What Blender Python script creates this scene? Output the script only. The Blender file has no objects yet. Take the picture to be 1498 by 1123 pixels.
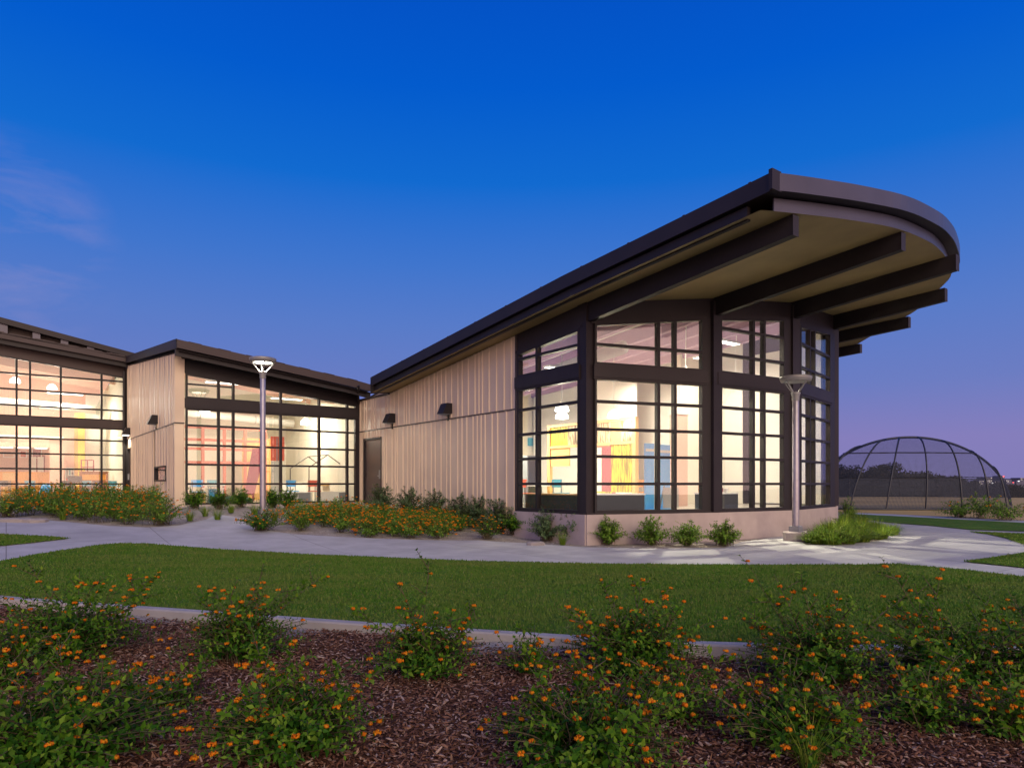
import bpy, math, random
import numpy as np
from mathutils import Vector, Matrix, geometry, noise
random.seed(7); RNG = np.random.default_rng(11)
R = math.radians
scene = bpy.context.scene
COL = scene.collection
CAMZ = 1.6            # camera height; all local z below are measured from the camera's eye level

# ------------------------------------------------------------------ materials
def nt(m):
    m.use_nodes = True
    return m.node_tree.nodes, m.node_tree.links
def mat(name, c, rough=.6, metal=0., var=0., vscale=3., bump=0., bscale=40., coords='Object', emit=None, estr=0., spec=None, stretch=None):
    m = bpy.data.materials.new(name); N, L = nt(m); b = N['Principled BSDF']
    b.inputs['Base Color'].default_value = (*c, 1); b.inputs['Roughness'].default_value = rough; b.inputs['Metallic'].default_value = metal
    if spec is not None: b.inputs['Specular IOR Level'].default_value = spec
    tc = N.new('ShaderNodeTexCoord'); mp = N.new('ShaderNodeMapping'); L.new(tc.outputs[coords], mp.inputs[0])
    if stretch: mp.inputs['Scale'].default_value = stretch
    if var:
        t = N.new('ShaderNodeTexNoise'); t.inputs['Scale'].default_value = vscale; t.inputs['Detail'].default_value = 6
        L.new(mp.outputs[0], t.inputs['Vector'])
        r = N.new('ShaderNodeMapRange'); r.inputs[1].default_value = .3; r.inputs[2].default_value = .7
        r.inputs[3].default_value = 1-var; r.inputs[4].default_value = 1+var
        L.new(t.outputs['Fac'], r.inputs[0])
        h = N.new('ShaderNodeVectorMath'); h.operation = 'SCALE'; h.inputs[0].default_value = c
        L.new(r.outputs[0], h.inputs['Scale']); L.new(h.outputs[0], b.inputs['Base Color'])
    if bump:
        t2 = N.new('ShaderNodeTexNoise'); t2.inputs['Scale'].default_value = bscale; t2.inputs['Detail'].default_value = 5
        L.new(mp.outputs[0], t2.inputs['Vector'])
        bp = N.new('ShaderNodeBump'); bp.inputs['Strength'].default_value = bump; bp.inputs['Distance'].default_value = .02
        L.new(t2.outputs['Fac'], bp.inputs['Height']); L.new(bp.outputs[0], b.inputs['Normal'])
    if emit:
        b.inputs['Emission Color'].default_value = (*emit, 1); b.inputs['Emission Strength'].default_value = estr
    return m
def island_mat(name, stops, rough=.55, trans=0., spec=.12, patch=None):
    m = bpy.data.materials.new(name); N, L = nt(m); b = N['Principled BSDF']
    g = N.new('ShaderNodeNewGeometry'); cr = N.new('ShaderNodeValToRGB')
    e = cr.color_ramp.elements
    while len(e) < len(stops): e.new(.5)
    for i, (p, c) in enumerate(stops): e[i].position = p; e[i].color = (*c, 1)
    L.new(g.outputs['Random Per Island'], cr.inputs[0]); L.new(cr.outputs[0], b.inputs['Base Color'])
    b.inputs['Roughness'].default_value = rough; b.inputs['Specular IOR Level'].default_value = spec
    if patch:
        tc = N.new('ShaderNodeTexCoord'); mp = N.new('ShaderNodeMapping'); mp.inputs['Scale'].default_value = (.35, 1.1, 1); nz = N.new('ShaderNodeTexNoise'); nz.inputs['Scale'].default_value = 1.1; nz.inputs['Detail'].default_value = 6; nz.inputs['Roughness'].default_value = .65
        L.new(tc.outputs['Object'], mp.inputs[0]); L.new(mp.outputs[0], nz.inputs[0]); mr = N.new('ShaderNodeMapRange'); mr.inputs[1].default_value = .42; mr.inputs[2].default_value = .72; mr.inputs[3].default_value = 0; mr.inputs[4].default_value = .75
        L.new(nz.outputs[0], mr.inputs[0]); mx2 = N.new('ShaderNodeMixRGB'); mx2.inputs[2].default_value = (*patch, 1); L.new(mr.outputs[0], mx2.inputs[0]); L.new(cr.outputs[0], mx2.inputs[1]); L.new(mx2.outputs[0], b.inputs['Base Color']); cr = mx2
    if trans:
        t = N.new('ShaderNodeBsdfTranslucent'); mx = N.new('ShaderNodeMixShader'); mx.inputs[0].default_value = trans
        L.new(cr.outputs[0], t.inputs[0]); L.new(b.outputs[0], mx.inputs[1]); L.new(t.outputs[0], mx.inputs[2])
        L.new(mx.outputs[0], N['Material Output'].inputs[0])
    return m
def glass_mat():
    m = bpy.data.materials.new('window_glass'); N, L = nt(m); N.remove(N['Principled BSDF'])
    tr = N.new('ShaderNodeBsdfTransparent'); tr.inputs[0].default_value = (.96, .97, .97, 1)
    gl = N.new('ShaderNodeBsdfGlossy'); gl.inputs['Roughness'].default_value = .0
    lw = N.new('ShaderNodeLayerWeight'); lw.inputs[0].default_value = .5
    p = N.new('ShaderNodeMath'); p.operation = 'POWER'; p.inputs[1].default_value = 5; L.new(lw.outputs['Facing'], p.inputs[0])
    a = N.new('ShaderNodeMath'); a.operation = 'MULTIPLY_ADD'; a.inputs[1].default_value = .9; a.inputs[2].default_value = .09; L.new(p.outputs[0], a.inputs[0])
    mx = N.new('ShaderNodeMixShader'); L.new(a.outputs[0], mx.inputs[0]); L.new(tr.outputs[0], mx.inputs[1]); L.new(gl.outputs[0], mx.inputs[2])
    L.new(mx.outputs[0], N['Material Output'].inputs[0]); return m
def net_mat(name, c, open_):
    m = bpy.data.materials.new(name); N, L = nt(m); b = N['Principled BSDF']; b.inputs['Base Color'].default_value = (*c, 1); b.inputs['Roughness'].default_value = .7
    uv = N.new('ShaderNodeTexCoord'); br = N.new('ShaderNodeTexBrick'); br.offset = 0; br.inputs['Scale'].default_value = 1
    mp = N.new('ShaderNodeMapping'); mp.inputs['Rotation'].default_value = (R(0), R(0), R(0)); L.new(uv.outputs['UV'], mp.inputs[0]); L.new(mp.outputs[0], br.inputs[0])
    br.inputs['Color1'].default_value = br.inputs['Color2'].default_value = (0, 0, 0, 1); br.inputs['Mortar'].default_value = (1, 1, 1, 1)
    br.inputs['Mortar Size'].default_value = .5*(1-math.sqrt(open_))*.08; br.inputs['Mortar Smooth'].default_value = 0
    br.inputs['Brick Width'].default_value = .08; br.inputs['Row Height'].default_value = .08
    tr = N.new('ShaderNodeBsdfTransparent'); mx = N.new('ShaderNodeMixShader')
    L.new(br.outputs['Color'], mx.inputs[0]); L.new(tr.outputs[0], mx.inputs[1]); L.new(b.outputs[0], mx.inputs[2]); L.new(mx.outputs[0], N['Material Output'].inputs[0])
    return m
M = {}
M['siding'] = mat('tan_metal_siding', (.62, .49, .355), .42, .0, .06, .8, .04, 6)
M['flash'] = mat('brown_flashing', (.05, .035, .032), .5)
M['bronze'] = mat('dark_bronze_metal', (.018, .014, .016), .5, 0, .15, 1.5, spec=.3)
M['bronze_panel'] = mat('dark_bronze_panel', (.023, .017, .019), .5, 0, .15, 1.2, spec=.3)
M['fascia'] = mat('slate_fascia_metal', (.075, .070, .095), .36, .4, .10, .9)
M['brown_panel'] = mat('brown_fascia_panel', (.042, .026, .025), .55, .1, .1, 1)
M['soffit'] = mat('olive_tan_soffit', (.30, .22, .085), .62, 0, .12, 1.2, .03, 9)
M['concrete'] = mat('board_marked_concrete', (.40, .33, .315), .85, 0, .10, 2.2, .25, 30)
M['blush'] = mat('blush_interior_paint', (.78, .46, .36), .7)
M['inwall'] = mat('cream_interior_paint', (.80, .76, .64), .7)
M['inwhite'] = mat('white_interior_paint', (.82, .80, .74), .7)
M['salmon'] = mat('salmon_interior_paint', (.72, .46, .36), .7)
M['mauve'] = mat('purple_light_tinted_beam', (.42, .26, .38), .6)  # purple light on the ceiling beams put into their colour
M['maroon'] = mat('maroon_paint', (.30, .06, .09), .6)
M['red'] = mat('red_orange_paint', (.68, .11, .06), .6)
M['terracotta'] = mat('terracotta_frame_paint', (.50, .13, .08), .6)
M['floor'] = mat('polished_concrete_floor', (.38, .34, .29), .3, 0, .08, 1)
M['oak'] = mat('honey_maple_wood', (.70, .42, .15), .5, 0, .12, 2, stretch=(1, 1, .15))
M['orangewood'] = mat('orange_cupboard_wood', (.72, .30, .05), .5, 0, .22, 2.5, stretch=(1, 1, .12))
M['pianowood'] = mat('brown_piano_wood', (.42, .15, .05), .35, 0, .3, 3, stretch=(1, 1, .3))
M['white'] = mat('white_laminate', (.80, .80, .76), .45)
M['grey'] = mat('grey_laminate', (.22, .24, .26), .5)
M['lightgrey'] = mat('light_grey_laminate', (.50, .50, .47), .5)
M['dark'] = mat('dark_laminate', (.035, .04, .035), .45)
M['blue'] = mat('bright_blue_plastic', (.10, .50, 1.0), .45)
M['teal'] = mat('teal_plastic', (.08, .35, .45), .45)
M['yellow'] = mat('yellow_paint', (.85, .68, .12), .6)
M['steel'] = mat('galvanised_steel', (.33, .30, .34), .42, .6, .1, 8)
M['steelpaint'] = mat('grey_painted_metal', (.26, .255, .26), .45, .3, .08, 5)
M['door'] = mat('dark_bronze_door', (.075, .055, .05), .4, .2, .08, 1.5)
M['glass'] = glass_mat()
M['lampglow'] = mat('glowing_lamp_glass', (.9, .9, .85), .4, emit=(1, .95, .84), estr=6)
M['postglow'] = mat('glowing_lantern_lens', (.9, .9, .85), .4, emit=(1, .95, .78), estr=9)
M['tube'] = mat('dark_painted_pipe', (.022, .024, .035), .5, .2)
M['gablepipe'] = mat('black_pipe', (.05, .045, .04), .5)
def panel_mat(name, base, streak, sc):
    m = bpy.data.materials.new(name); N, L = nt(m); b = N['Principled BSDF']
    tc = N.new('ShaderNodeTexCoord'); mp = N.new('ShaderNodeMapping'); mp.inputs['Scale'].default_value = sc
    t = N.new('ShaderNodeTexNoise'); t.inputs['Scale'].default_value = 1; t.inputs['Detail'].default_value = 5; t.inputs['Distortion'].default_value = .6
    cr = N.new('ShaderNodeValToRGB'); cr.color_ramp.elements[0].position = .46; cr.color_ramp.elements[1].position = .56
    cr.color_ramp.elements[0].color = (*base, 1); cr.color_ramp.elements[1].color = (*streak, 1)
    L.new(tc.outputs['Object'], mp.inputs[0]); L.new(mp.outputs[0], t.inputs['Vector']); L.new(t.outputs['Fac'], cr.inputs[0]); L.new(cr.outputs[0], b.inputs['Base Color'])
    return m
M['reed_yellow'] = panel_mat('yellow_reed_panel', (.66, .52, .02), (.20, .15, .01), (14, 14, 1.6))
M['reed_cream'] = panel_mat('cream_reed_panel', (.62, .50, .30), (.14, .08, .02), (14, 14, 2.0))
# grounds
def concrete_path_mat():
    m = mat('broom_finished_concrete', (.43, .42, .42), .8, 0, .10, .35, .12, 60)
    N, L = m.node_tree.nodes, m.node_tree.links; b = N['Principled BSDF']; src = b.inputs['Base Color'].links[0].from_socket
    tc = N.new('ShaderNodeTexCoord'); mp = N.new('ShaderNodeMapping'); mp.inputs['Rotation'].default_value = (0, 0, R(-36.5)); L.new(tc.outputs['Object'], mp.inputs[0])
    sx = N.new('ShaderNodeSeparateXYZ'); L.new(mp.outputs[0], sx.inputs[0])
    def joint(out, period):
        a = N.new('ShaderNodeMath'); a.operation = 'PINGPONG'; a.inputs[1].default_value = period/2; L.new(out, a.inputs[0])
        c = N.new('ShaderNodeMath'); c.operation = 'LESS_THAN'; c.inputs[1].default_value = .010; L.new(a.outputs[0], c.inputs[0]); return c
    j1 = joint(sx.outputs['X'], 3.05); j2 = joint(sx.outputs['Y'], 4.6)
    mxx = N.new('ShaderNodeMath'); mxx.operation = 'MAXIMUM'; L.new(j1.outputs[0], mxx.inputs[0]); L.new(j2.outputs[0], mxx.inputs[1])
    t = N.new('ShaderNodeTexNoise'); t.inputs['Scale'].default_value = 1.3; t.inputs['Detail'].default_value = 8; t.inputs['Roughness'].default_value = .65
    L.new(mp.outputs[0], t.inputs[0]); rr = N.new('ShaderNodeMapRange'); rr.inputs[1].default_value = .35; rr.inputs[2].default_value = .7; rr.inputs[3].default_value = .78; rr.inputs[4].default_value = 1.08
    L.new(t.outputs[0], rr.inputs[0])
    s1 = N.new('ShaderNodeVectorMath'); s1.operation = 'SCALE'; L.new(src, s1.inputs[0]); L.new(rr.outputs[0], s1.inputs['Scale'])
    mx = N.new('ShaderNodeMixRGB'); mx.inputs[2].default_value = (.20, .19, .18, 1); L.new(mxx.outputs[0], mx.inputs[0]); L.new(s1.outputs[0], mx.inputs[1]); L.new(mx.outputs[0], b.inputs['Base Color'])
    return m
def two_tone(name, c1, c2, c3, s1, s2, rough=.95, bump=.5, bs=120):
    m = bpy.data.materials.new(name); N, L = nt(m); b = N['Principled BSDF']; b.inputs['Roughness'].default_value = rough; b.inputs['Specular IOR Level'].default_value = .06
    tc = N.new('ShaderNodeTexCoord')
    a = N.new('ShaderNodeTexNoise'); a.inputs['Scale'].default_value = s1; a.inputs['Detail'].default_value = 7; L.new(tc.outputs['Object'], a.inputs[0])
    d = N.new('ShaderNodeTexNoise'); d.inputs['Scale'].default_value = s2; d.inputs['Detail'].default_value = 4; L.new(tc.outputs['Object'], d.inputs[0])
    r1 = N.new('ShaderNodeValToRGB'); r1.color_ramp.elements[0].position = .38; r1.color_ramp.elements[1].position = .62; r1.color_ramp.elements[0].color = (*c1, 1); r1.color_ramp.elements[1].color = (*c2, 1); L.new(a.outputs[0], r1.inputs[0])
    mr = N.new('ShaderNodeMapRange'); mr.inputs[1].default_value = .5; mr.inputs[2].default_value = .7; L.new(d.outputs[0], mr.inputs[0])
    mx = N.new('ShaderNodeMixRGB'); mx.inputs[2].default_value = (*c3, 1); L.new(mr.outputs[0], mx.inputs[0]); L.new(r1.outputs[0], mx.inputs[1]); L.new(mx.outputs[0], b.inputs['Base Color'])
    bp = N.new('ShaderNodeBump'); bp.inputs['Strength'].default_value = bump; bp.inputs['Distance'].default_value = .03
    e = N.new('ShaderNodeTexNoise'); e.inputs['Scale'].default_value = bs; L.new(tc.outputs['Object'], e.inputs[0]); L.new(e.outputs[0], bp.inputs['Height']); L.new(bp.outputs[0], b.inputs['Normal'])
    return m
M['path'] = concrete_path_mat()
M['kerb'] = mat('kerb_concrete', (.36, .33, .31), .85, 0, .12, 2, .2, 50)
M['soil'] = two_tone('pale_decomposed_granite', (.34, .29, .24), (.42, .37, .31), (.22, .19, .16), 3, 30)
M['lawn'] = two_tone('lawn_turf', (.055, .14, .016), (.085, .175, .024), (.15, .16, .045), 1.6, 9)
M['mulch'] = two_tone('shredded_bark_mulch', (.085, .040, .026), (.15, .07, .045), (.03, .018, .014), 8, 45)
M['field'] = two_tone('dry_tan_field', (.46, .32, .12), (.52, .37, .15), (.40, .28, .11), .15, .6, bump=.1)
M['blade'] = island_mat('grass_blades', [(0, (.055, .15, .012)), (.55, (.085, .195, .02)), (.85, (.14, .22, .035)), (1, (.24, .23, .08))], .6, .25, patch=(.17, .205, .05))
M['chips'] = island_mat('bark_chips', [(0, (.05, .022, .014)), (.45, (.15, .068, .042)), (.8, (.25, .135, .09)), (1, (.42, .31, .25))], .85)
M['lant_leaf'] = island_mat('lantana_leaves', [(0, (.014, .06, .004)), (.5, (.035, .12, .008)), (.85, (.075, .19, .012)), (1, (.15, .25, .02))], .5, .3)
M['young_leaf'] = island_mat('young_lantana_leaves', [(0, (.04, .12, .007)), (.6, (.10, .22, .012)), (1, (.20, .32, .03))], .5, .35)
M['sage_leaf'] = island_mat('grey_green_leaves', [(0, (.045, .09, .035)), (.6, (.09, .15, .06)), (1, (.17, .23, .10))], .55, .25)
M['bright_leaf'] = island_mat('fresh_green_leaves', [(0, (.06, .15, .012)), (.6, (.13, .26, .025)), (1, (.27, .38, .07))], .5, .35)
M['sedge'] = island_mat('sedge_blades', [(0, (.07, .14, .012)), (.6, (.16, .27, .025)), (1, (.34, .40, .06))], .5, .35)
M['flower'] = island_mat('orange_florets', [(0, (.75, .16, .01)), (.6, (.85, .27, .01)), (1, (.9, .42, .03))], .6, .35)
M['stem'] = mat('brown_green_stems', (.09, .07, .035), .7)
M['tree_leaf'] = island_mat('dark_evergreen_leaves', [(0, (.020, .018, .012)), (.6, (.035, .030, .018)), (1, (.06, .045, .03))], .7)
M['bark'] = mat('grey_bark', (.07, .05, .04), .9, 0, .2, 6)
M['stone'] = mat('grey_flat_stone', (.28, .25, .24), .9, 0, .15, 5, .4, 30)

# ------------------------------------------------------------------ object helpers
def tag(o, label=None, cat=None, group=None, kind=None):
    if label: o['label'] = label
    if cat: o['category'] = cat
    if group: o['group'] = group
    if kind: o['kind'] = kind
    return o
def empty(name, loc, label, cat, group=None):
    o = bpy.data.objects.new(name, None); COL.objects.link(o); o.location = loc; o.empty_display_size = .2
    return tag(o, label, cat, group)
ORIG = {}
def link(name, me, m, parent=None, smooth=False):
    me.materials.append(m)
    if smooth:
        me.polygons.foreach_set('use_smooth', [True]*len(me.polygons))
    o = bpy.data.objects.new(name, me); COL.objects.link(o)
    if parent is not None:
        o.parent = parent
        w = parent; off = Vector((0, 0, 0))
        while w is not None: off += w.location; w = w.parent
        me.transform(Matrix.Translation(-off))
    return o
class MB:
    def __init__(s): s.v = []; s.f = []
    def quadbox(s, p):   # 8 corners: bottom 0..3, top 4..7 (same order)
        b = len(s.v); s.v += [tuple(q) for q in p]
        s.f += [(b+3, b+2, b+1, b), (b+4, b+5, b+6, b+7)] + [(b+i, b+(i+1) % 4, b+4+(i+1) % 4, b+4+i) for i in range(4)]
    def box(s, x0, x1, y0, y1, z0, z1):
        s.quadbox([(x0, y0, z0), (x1, y0, z0), (x1, y1, z0), (x0, y1, z0), (x0, y0, z1), (x1, y0, z1), (x1, y1, z1), (x0, y1, z1)])
    def quad(s, *p):
        b = len(s.v); s.v += [tuple(q) for q in p]; s.f.append(tuple(range(b, b+len(p))))
    def tube(s, pts, r, seg=8, caps=True):
        pts = [Vector(p) for p in pts]; b = len(s.v); n = len(pts)
        rr = r if hasattr(r, '__len__') else [r]*n
        for i, p in enumerate(pts):
            d = (pts[min(i+1, n-1)]-pts[max(i-1, 0)]).normalized()
            a = d.orthogonal().normalized() if abs(d.z) < .99 else Vector((1, 0, 0))
            if i: a = (pa - d*pa.dot(d)).normalized()
            pa = a; c = d.cross(a)
            for k in range(seg):
                t = 2*math.pi*k/seg; s.v.append(tuple(p+(a*math.cos(t)+c*math.sin(t))*rr[i]))
        for i in range(n-1):
            for k in range(seg):
                s.f.append((b+i*seg+k, b+i*seg+(k+1) % seg, b+(i+1)*seg+(k+1) % seg, b+(i+1)*seg+k))
        if caps: s.f += [tuple(b+k for k in range(seg))[::-1], tuple(b+(n-1)*seg+k for k in range(seg))]
    def lathe(s, c, prof, seg=24):
        b = len(s.v); n = len(prof)
        for r, z in prof:
            for k in range(seg):
                t = 2*math.pi*k/seg; s.v.append((c[0]+r*math.cos(t), c[1]+r*math.sin(t), c[2]+z))
        for i in range(n-1):
            for k in range(seg): s.f.append((b+i*seg+k, b+i*seg+(k+1) % seg, b+(i+1)*seg+(k+1) % seg, b+(i+1)*seg+k))
    def build(s, name, m, parent=None, smooth=False):
        me = bpy.data.meshes.new(name); me.from_pydata(s.v, [], s.f); me.validate(); me.update()
        return link(name, me, m, parent, smooth)
def np_mesh(name, verts, faces, m, parent=None):
    k = faces.shape[1]; me = bpy.data.meshes.new(name)
    me.vertices.add(len(verts)); me.vertices.foreach_set('co', verts.astype(np.float32).ravel())
    me.loops.add(faces.size); me.loops.foreach_set('vertex_index', faces.astype(np.int32).ravel())
    me.polygons.add(len(faces)); me.polygons.foreach_set('loop_start', np.arange(0, faces.size, k, dtype=np.int32)); me.polygons.foreach_set('loop_total', np.full(len(faces), k, dtype=np.int32))
    me.update(calc_edges=True); me.validate()
    return link(name, me, m, parent)

# site frame: v runs along the glass fronts (to the right and away), n points out of the fronts towards the lawn
VX, VY = .803, .595
def P(v, n, z=0.): return Vector((1.9+VX*v+VY*n, 17.5+VY*v-VX*n, z+CAMZ))
def loc(X, Y): dx, dy = X-1.9, Y-17.5; return VX*dx+VY*dy, VY*dx-VX*dy
def on_v(x, v):
    """(n, depth) where the sight line at photo column x meets the vertical plane v"""
    k = (x-749)/1000.; n = (k*(17.5+VY*v)-1.9-VX*v)/(VY+k*VX); return n, 17.5+VY*v-VX*n
def on_n(x, n):
    k = (x-749)/1000.; v = (k*(17.5-VX*n)-1.9-VY*n)/(VX-k*VY); return v, 17.5+VY*v-VX*n
def call(f, *a): return f(*a) if callable(f) else f
def lbox(mb, v0, v1, n0, n1, z0, z1):
    c = [(v0, n1), (v1, n1), (v1, n0), (v0, n0)]
    mb.quadbox([P(a, b, call(z0, a, b)) for a, b in c]+[P(a, b, call(z1, a, b)) for a, b in c])
class F:       # vertical facet between two site points, s along it, d outwards
    def __init__(s, A, B):
        s.A, s.B = A, B; s.a = P(*A); b = P(*B); s.len = (b-s.a).length; s.t = (b-s.a)/s.len; s.o = Vector((s.t.y, -s.t.x, 0))
    def p(s, x, d, z): q = s.a+s.t*x+s.o*d; return Vector((q.x, q.y, z+CAMZ))
    def vn(s, x): return (s.A[0]+(s.B[0]-s.A[0])*x/s.len, s.A[1]+(s.B[1]-s.A[1])*x/s.len)
    def sx(s, px):
        k = (px-749)/1000.; return (k*s.a.y-s.a.x)/(s.t.x-k*s.t.y)
    def box(s, mb, s0, s1, d0, d1, z0, z1):
        c = [(s0, d1), (s1, d1), (s1, d0), (s0, d0)]
        mb.quadbox([s.p(a, b, call(z0, a)) for a, b in c]+[s.p(a, b, call(z1, a)) for a, b in c])
FL = -.78
ROWS = [0., .708, 1.416, 2.13]
def window(parent, Fc, s0, s1, vb, rows, z0, zt, label=None):
    top = zt if callable(zt) else (lambda s: zt)
    mb = MB(); w = .074
    Fc.box(mb, s0, s0+.06, -.13, .03, z0, lambda s: top(s)-.065)
    Fc.box(mb, s1-.06, s1, -.13, .03, z0, lambda s: top(s)-.065)
    Fc.box(mb, s0, s1, -.132, .032, lambda s: top(s)-.065, top)
    Fc.box(mb, s0+.06, s1-.06, -.13, .028, z0, z0+.06)
    for s in vb:
        Fc.box(mb, s-w/2-.006, s+w/2+.006, -.125, .024, z0+.06, lambda q: top(q)-.065)
    for z in rows:
        ss = np.linspace(s0+.06, s1-.06, 400); ok = ss[np.array([top(q) for q in ss]) > z+.11]
        if len(ok) > 4: Fc.box(mb, ok[0], ok[-1], -.118, .020, z-w/2, z+w/2)
    fr = mb.build('window', M['bronze'], parent)
    if label: fr['label'] = label
    g = MB(); Fc.box(g, s0+.02, s1-.02, -.050, -.044, z0+.02, lambda s: top(s)-.02)
    g.build('pane', M['glass'], fr)
    return fr
def siding(mb, Fc, s0, s1, z0, z1, seed, dense=False, thick=.18):
    rnd = random.Random(seed); s = s0; pts = []; dep = .03
    while s < s1:
        wo = rnd.choice([.20, .36, .50, .28]) if dense else rnd.choice([.12, .20, .30, .38, .15]); wi = rnd.choice([.04, .07, .05])
        for a, d in ((0, 0), (wo, 0), (wo+.012, dep), (wo+.012+wi, dep)):
            pts.append((min(s+a, s1), d))
        s += wo+wi+.024
        if s < s1: pts.append((s-.0005, -dep) if False else (s, 0))
    q = []
    for a in pts:
        if not q or a[0] > q[-1][0]+1e-4: q.append(a)
    q.append((s1+.0, q[-1][1])) if q[-1][0] < s1-1e-4 else None
    b = len(mb.v)
    for a, d in q: mb.v.append(tuple(Fc.p(a, d, call(z0, a)))); mb.v.append(tuple(Fc.p(a, d, call(z1, a))))
    for i in range(len(q)-1): mb.f.append((b+2*i, b+2*i+2, b+2*i+3, b+2*i+1))
    Fc.box(mb, s0, s1, -thick, -.055, z0, z1)
    Fc.box(mb, s0-.004, s0+.004, -.055, 0, z0, z1); Fc.box(mb, s1-.004, s1+.004, -.055, 0, z0, z1)

# ------------------------------------------------------------------ terrain
def ss(t): t = np.clip(t, 0, 1); return t*t*(3-2*t)
KX = np.array([-30, -12, -6.8, -3.64, -1.87, -.34, 1.0, 1.93, 4.7, 9, 30.]); KY = np.array([22, 11.6, 9.1, 8.1, 7.5, 7.05, 6.65, 6.45, 6.3, 6.7, 11.])
def kerbY(X): return np.interp(X, KX, KY)
def zg(X, Y):
    X = np.asarray(X, float); Y = np.asarray(Y, float); v, n = loc(X, Y)
    w = 1-ss(v/6.); near = ss((-1-n)/12.)*w*(1-ss((n*0-40-n)/30.))
    z = -1.55+.75*near
    k = kerbY(X)-Y
    z = np.where(k > 0, -1.64-.02*np.clip(k, 0, 6)+.025*np.sin(X*1.7+1)*np.cos(Y*2.1), z)
    far = ss((np.hypot(X, Y)-60)/300.)
    return z-far*3.0
def zg1(X, Y): return float(zg(X, Y))
def unproj(px, py, mulch=False):
    Ys = np.concatenate([np.linspace(2.5, 60, 6000), np.linspace(60, 400, 2000)])
    Xs = (px-749)/1000*Ys; ray = -(py-707.5)/1000*Ys; g = zg(Xs, Ys)
    i = int(np.argmax(ray < g)); return float(Xs[i]), float(Ys[i])
def G(x, y, dz=0.): return Vector((x, y, zg1(x, y)+CAMZ+dz))
def sheet(name, poly, m, dz, cell=.5):
    poly = [Vector((p[0], p[1])) for p in poly]; pts = []
    for i, p in enumerate(poly):
        q = poly[(i+1) % len(poly)]; k = max(1, int((q-p).length/cell))
        pts += [p+(q-p)*(j/k) for j in range(k)]
    nb = len(pts); edges = [(i, (i+1) % nb) for i in range(nb)]
    A = np.array([[p.x, p.y] for p in pts]); xs = np.arange(A[:, 0].min(), A[:, 0].max(), cell)+.013; ys = np.arange(A[:, 1].min(), A[:, 1].max(), cell)+.017
    gx, gy = np.meshgrid(xs, ys); gp = np.stack([gx.ravel(), gy.ravel()], 1); ins = inside(gp, A); gp = gp[ins]
    allp = pts+[Vector((a, b)) for a, b in gp]
    vo, eo, fo, *_ = geometry.delaunay_2d_cdt(allp, edges, [list(range(nb))], 1, 1e-5)
    mb = MB(); V = np.array([[p.x, p.y] for p in vo]); z = zg(V[:, 0], V[:, 1])+CAMZ+dz
    mb.v = [(V[i, 0], V[i, 1], z[i]) for i in range(len(V))]; mb.f = [tuple(f) for f in fo]
    # skirt down
    o = mb.build(name, m); tag(o, kind='structure'); return o
def inside(p, poly):
    x, y = p[:, 0], p[:, 1]; r = np.zeros(len(p), bool); j = len(poly)-1
    for i in range(len(poly)):
        xi, yi = poly[i]; xj, yj = poly[j]
        with np.errstate(divide='ignore', invalid='ignore'):
            c = ((yi > y) != (yj > y)) & (x < (xj-xi)*(y-yi)/(yj-yi+1e-12)+xi)
        r ^= c; j = i
    return r

# ------------------------------------------------------------------ right wing (the glazed prow)
VT = [-.8, 0, 3.8, 7.1, 11.2, 15, 19]
def zs(v, n):      # underside of the curved roof
    a = np.interp(v, VT, [4.58, 4.65, 5.04, 5.37, 5.83, 6.17, 6.33]); s = np.interp(v, VT, [.08, .08, .077, .06, .04, .02, .01])
    return float(a+(s if n > 0 else np.interp(v, VT, [.102, .102, .09, .07, .05, .03, .02]))*n)
EV = [-.8, -.18, 1.5, 3.07, 4.23, 5.53, 6.88, 8.36, 9.65, 11.3, 13.9, 15, 17.75, 19, 20]
EN = [5.78, 5.92, 6.16, 6.3, 6.27, 6.17, 5.89, 5.44, 4.99, 3.98, 2.27, 1.38, -1.31, -2.45, -3.6]
def edge(v):       # smooth the measured edge a little
    return float(np.mean([np.interp(v+d, EV, EN) for d in (-.4, -.2, 0, .2, .4)])) if v > -.4 else float(np.interp(v, EV, EN))
A = empty('classroom_building', P(5, -6, -1.55), 'large prow-shaped wing with a curved overhanging roof on a concrete base', 'building', 'wings of the school')
C1, C2, C3, C4 = (0, 0), (3.83, 1.12), (7.2, 1.44), (11.25, .5)
# walls
fs = F((0, -14.05), (0, -2.98)); mb = MB(); jz = 2.15
topw = lambda s: max(3.46, zs(0, -14.05+s)-.02) if s > 2.2 else 3.46
siding(mb, fs, 0, .42, -1.6, jz, 3); dn0, dn1 = 14.05-13.54, 14.05-11.87
siding(mb, fs, dn0, dn1, 1.86, jz, 9); siding(mb, fs, dn1, fs.len, -1.6, jz, 4); siding(mb, fs, 0, fs.len, jz+.045, topw, 5)
wA = mb.build('wall', M['siding'], A)
mb = MB(); fs.box(mb, 0, fs.len, -.06, .022, jz, jz+.045); fs.box(mb, fs.len-.03, fs.len+.04, -.1, .03, -1.6, lambda s: zs(0, -3)-.02); fs.box(mb, 0, 2.9, -.2, .06, 3.45, 3.53)
mb.build('flashing', M['flash'], A)
mb = MB(); fs.box(mb, dn0, dn1, -.09, -.05, FL, 1.80); dr = mb.build('door', M['door'], A); dr['label'] = 'dark metal door in the tan wall'
mb = MB(); fs.box(mb, dn0-.02, dn0+.06, -.1, .012, FL, 1.86); fs.box(mb, dn1-.06, dn1+.02, -.1, .012, FL, 1.86); fs.box(mb, dn0, dn1, -.1, .013, 1.79, 1.87); mb.build('door_frame', M['bronze'], dr)
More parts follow.
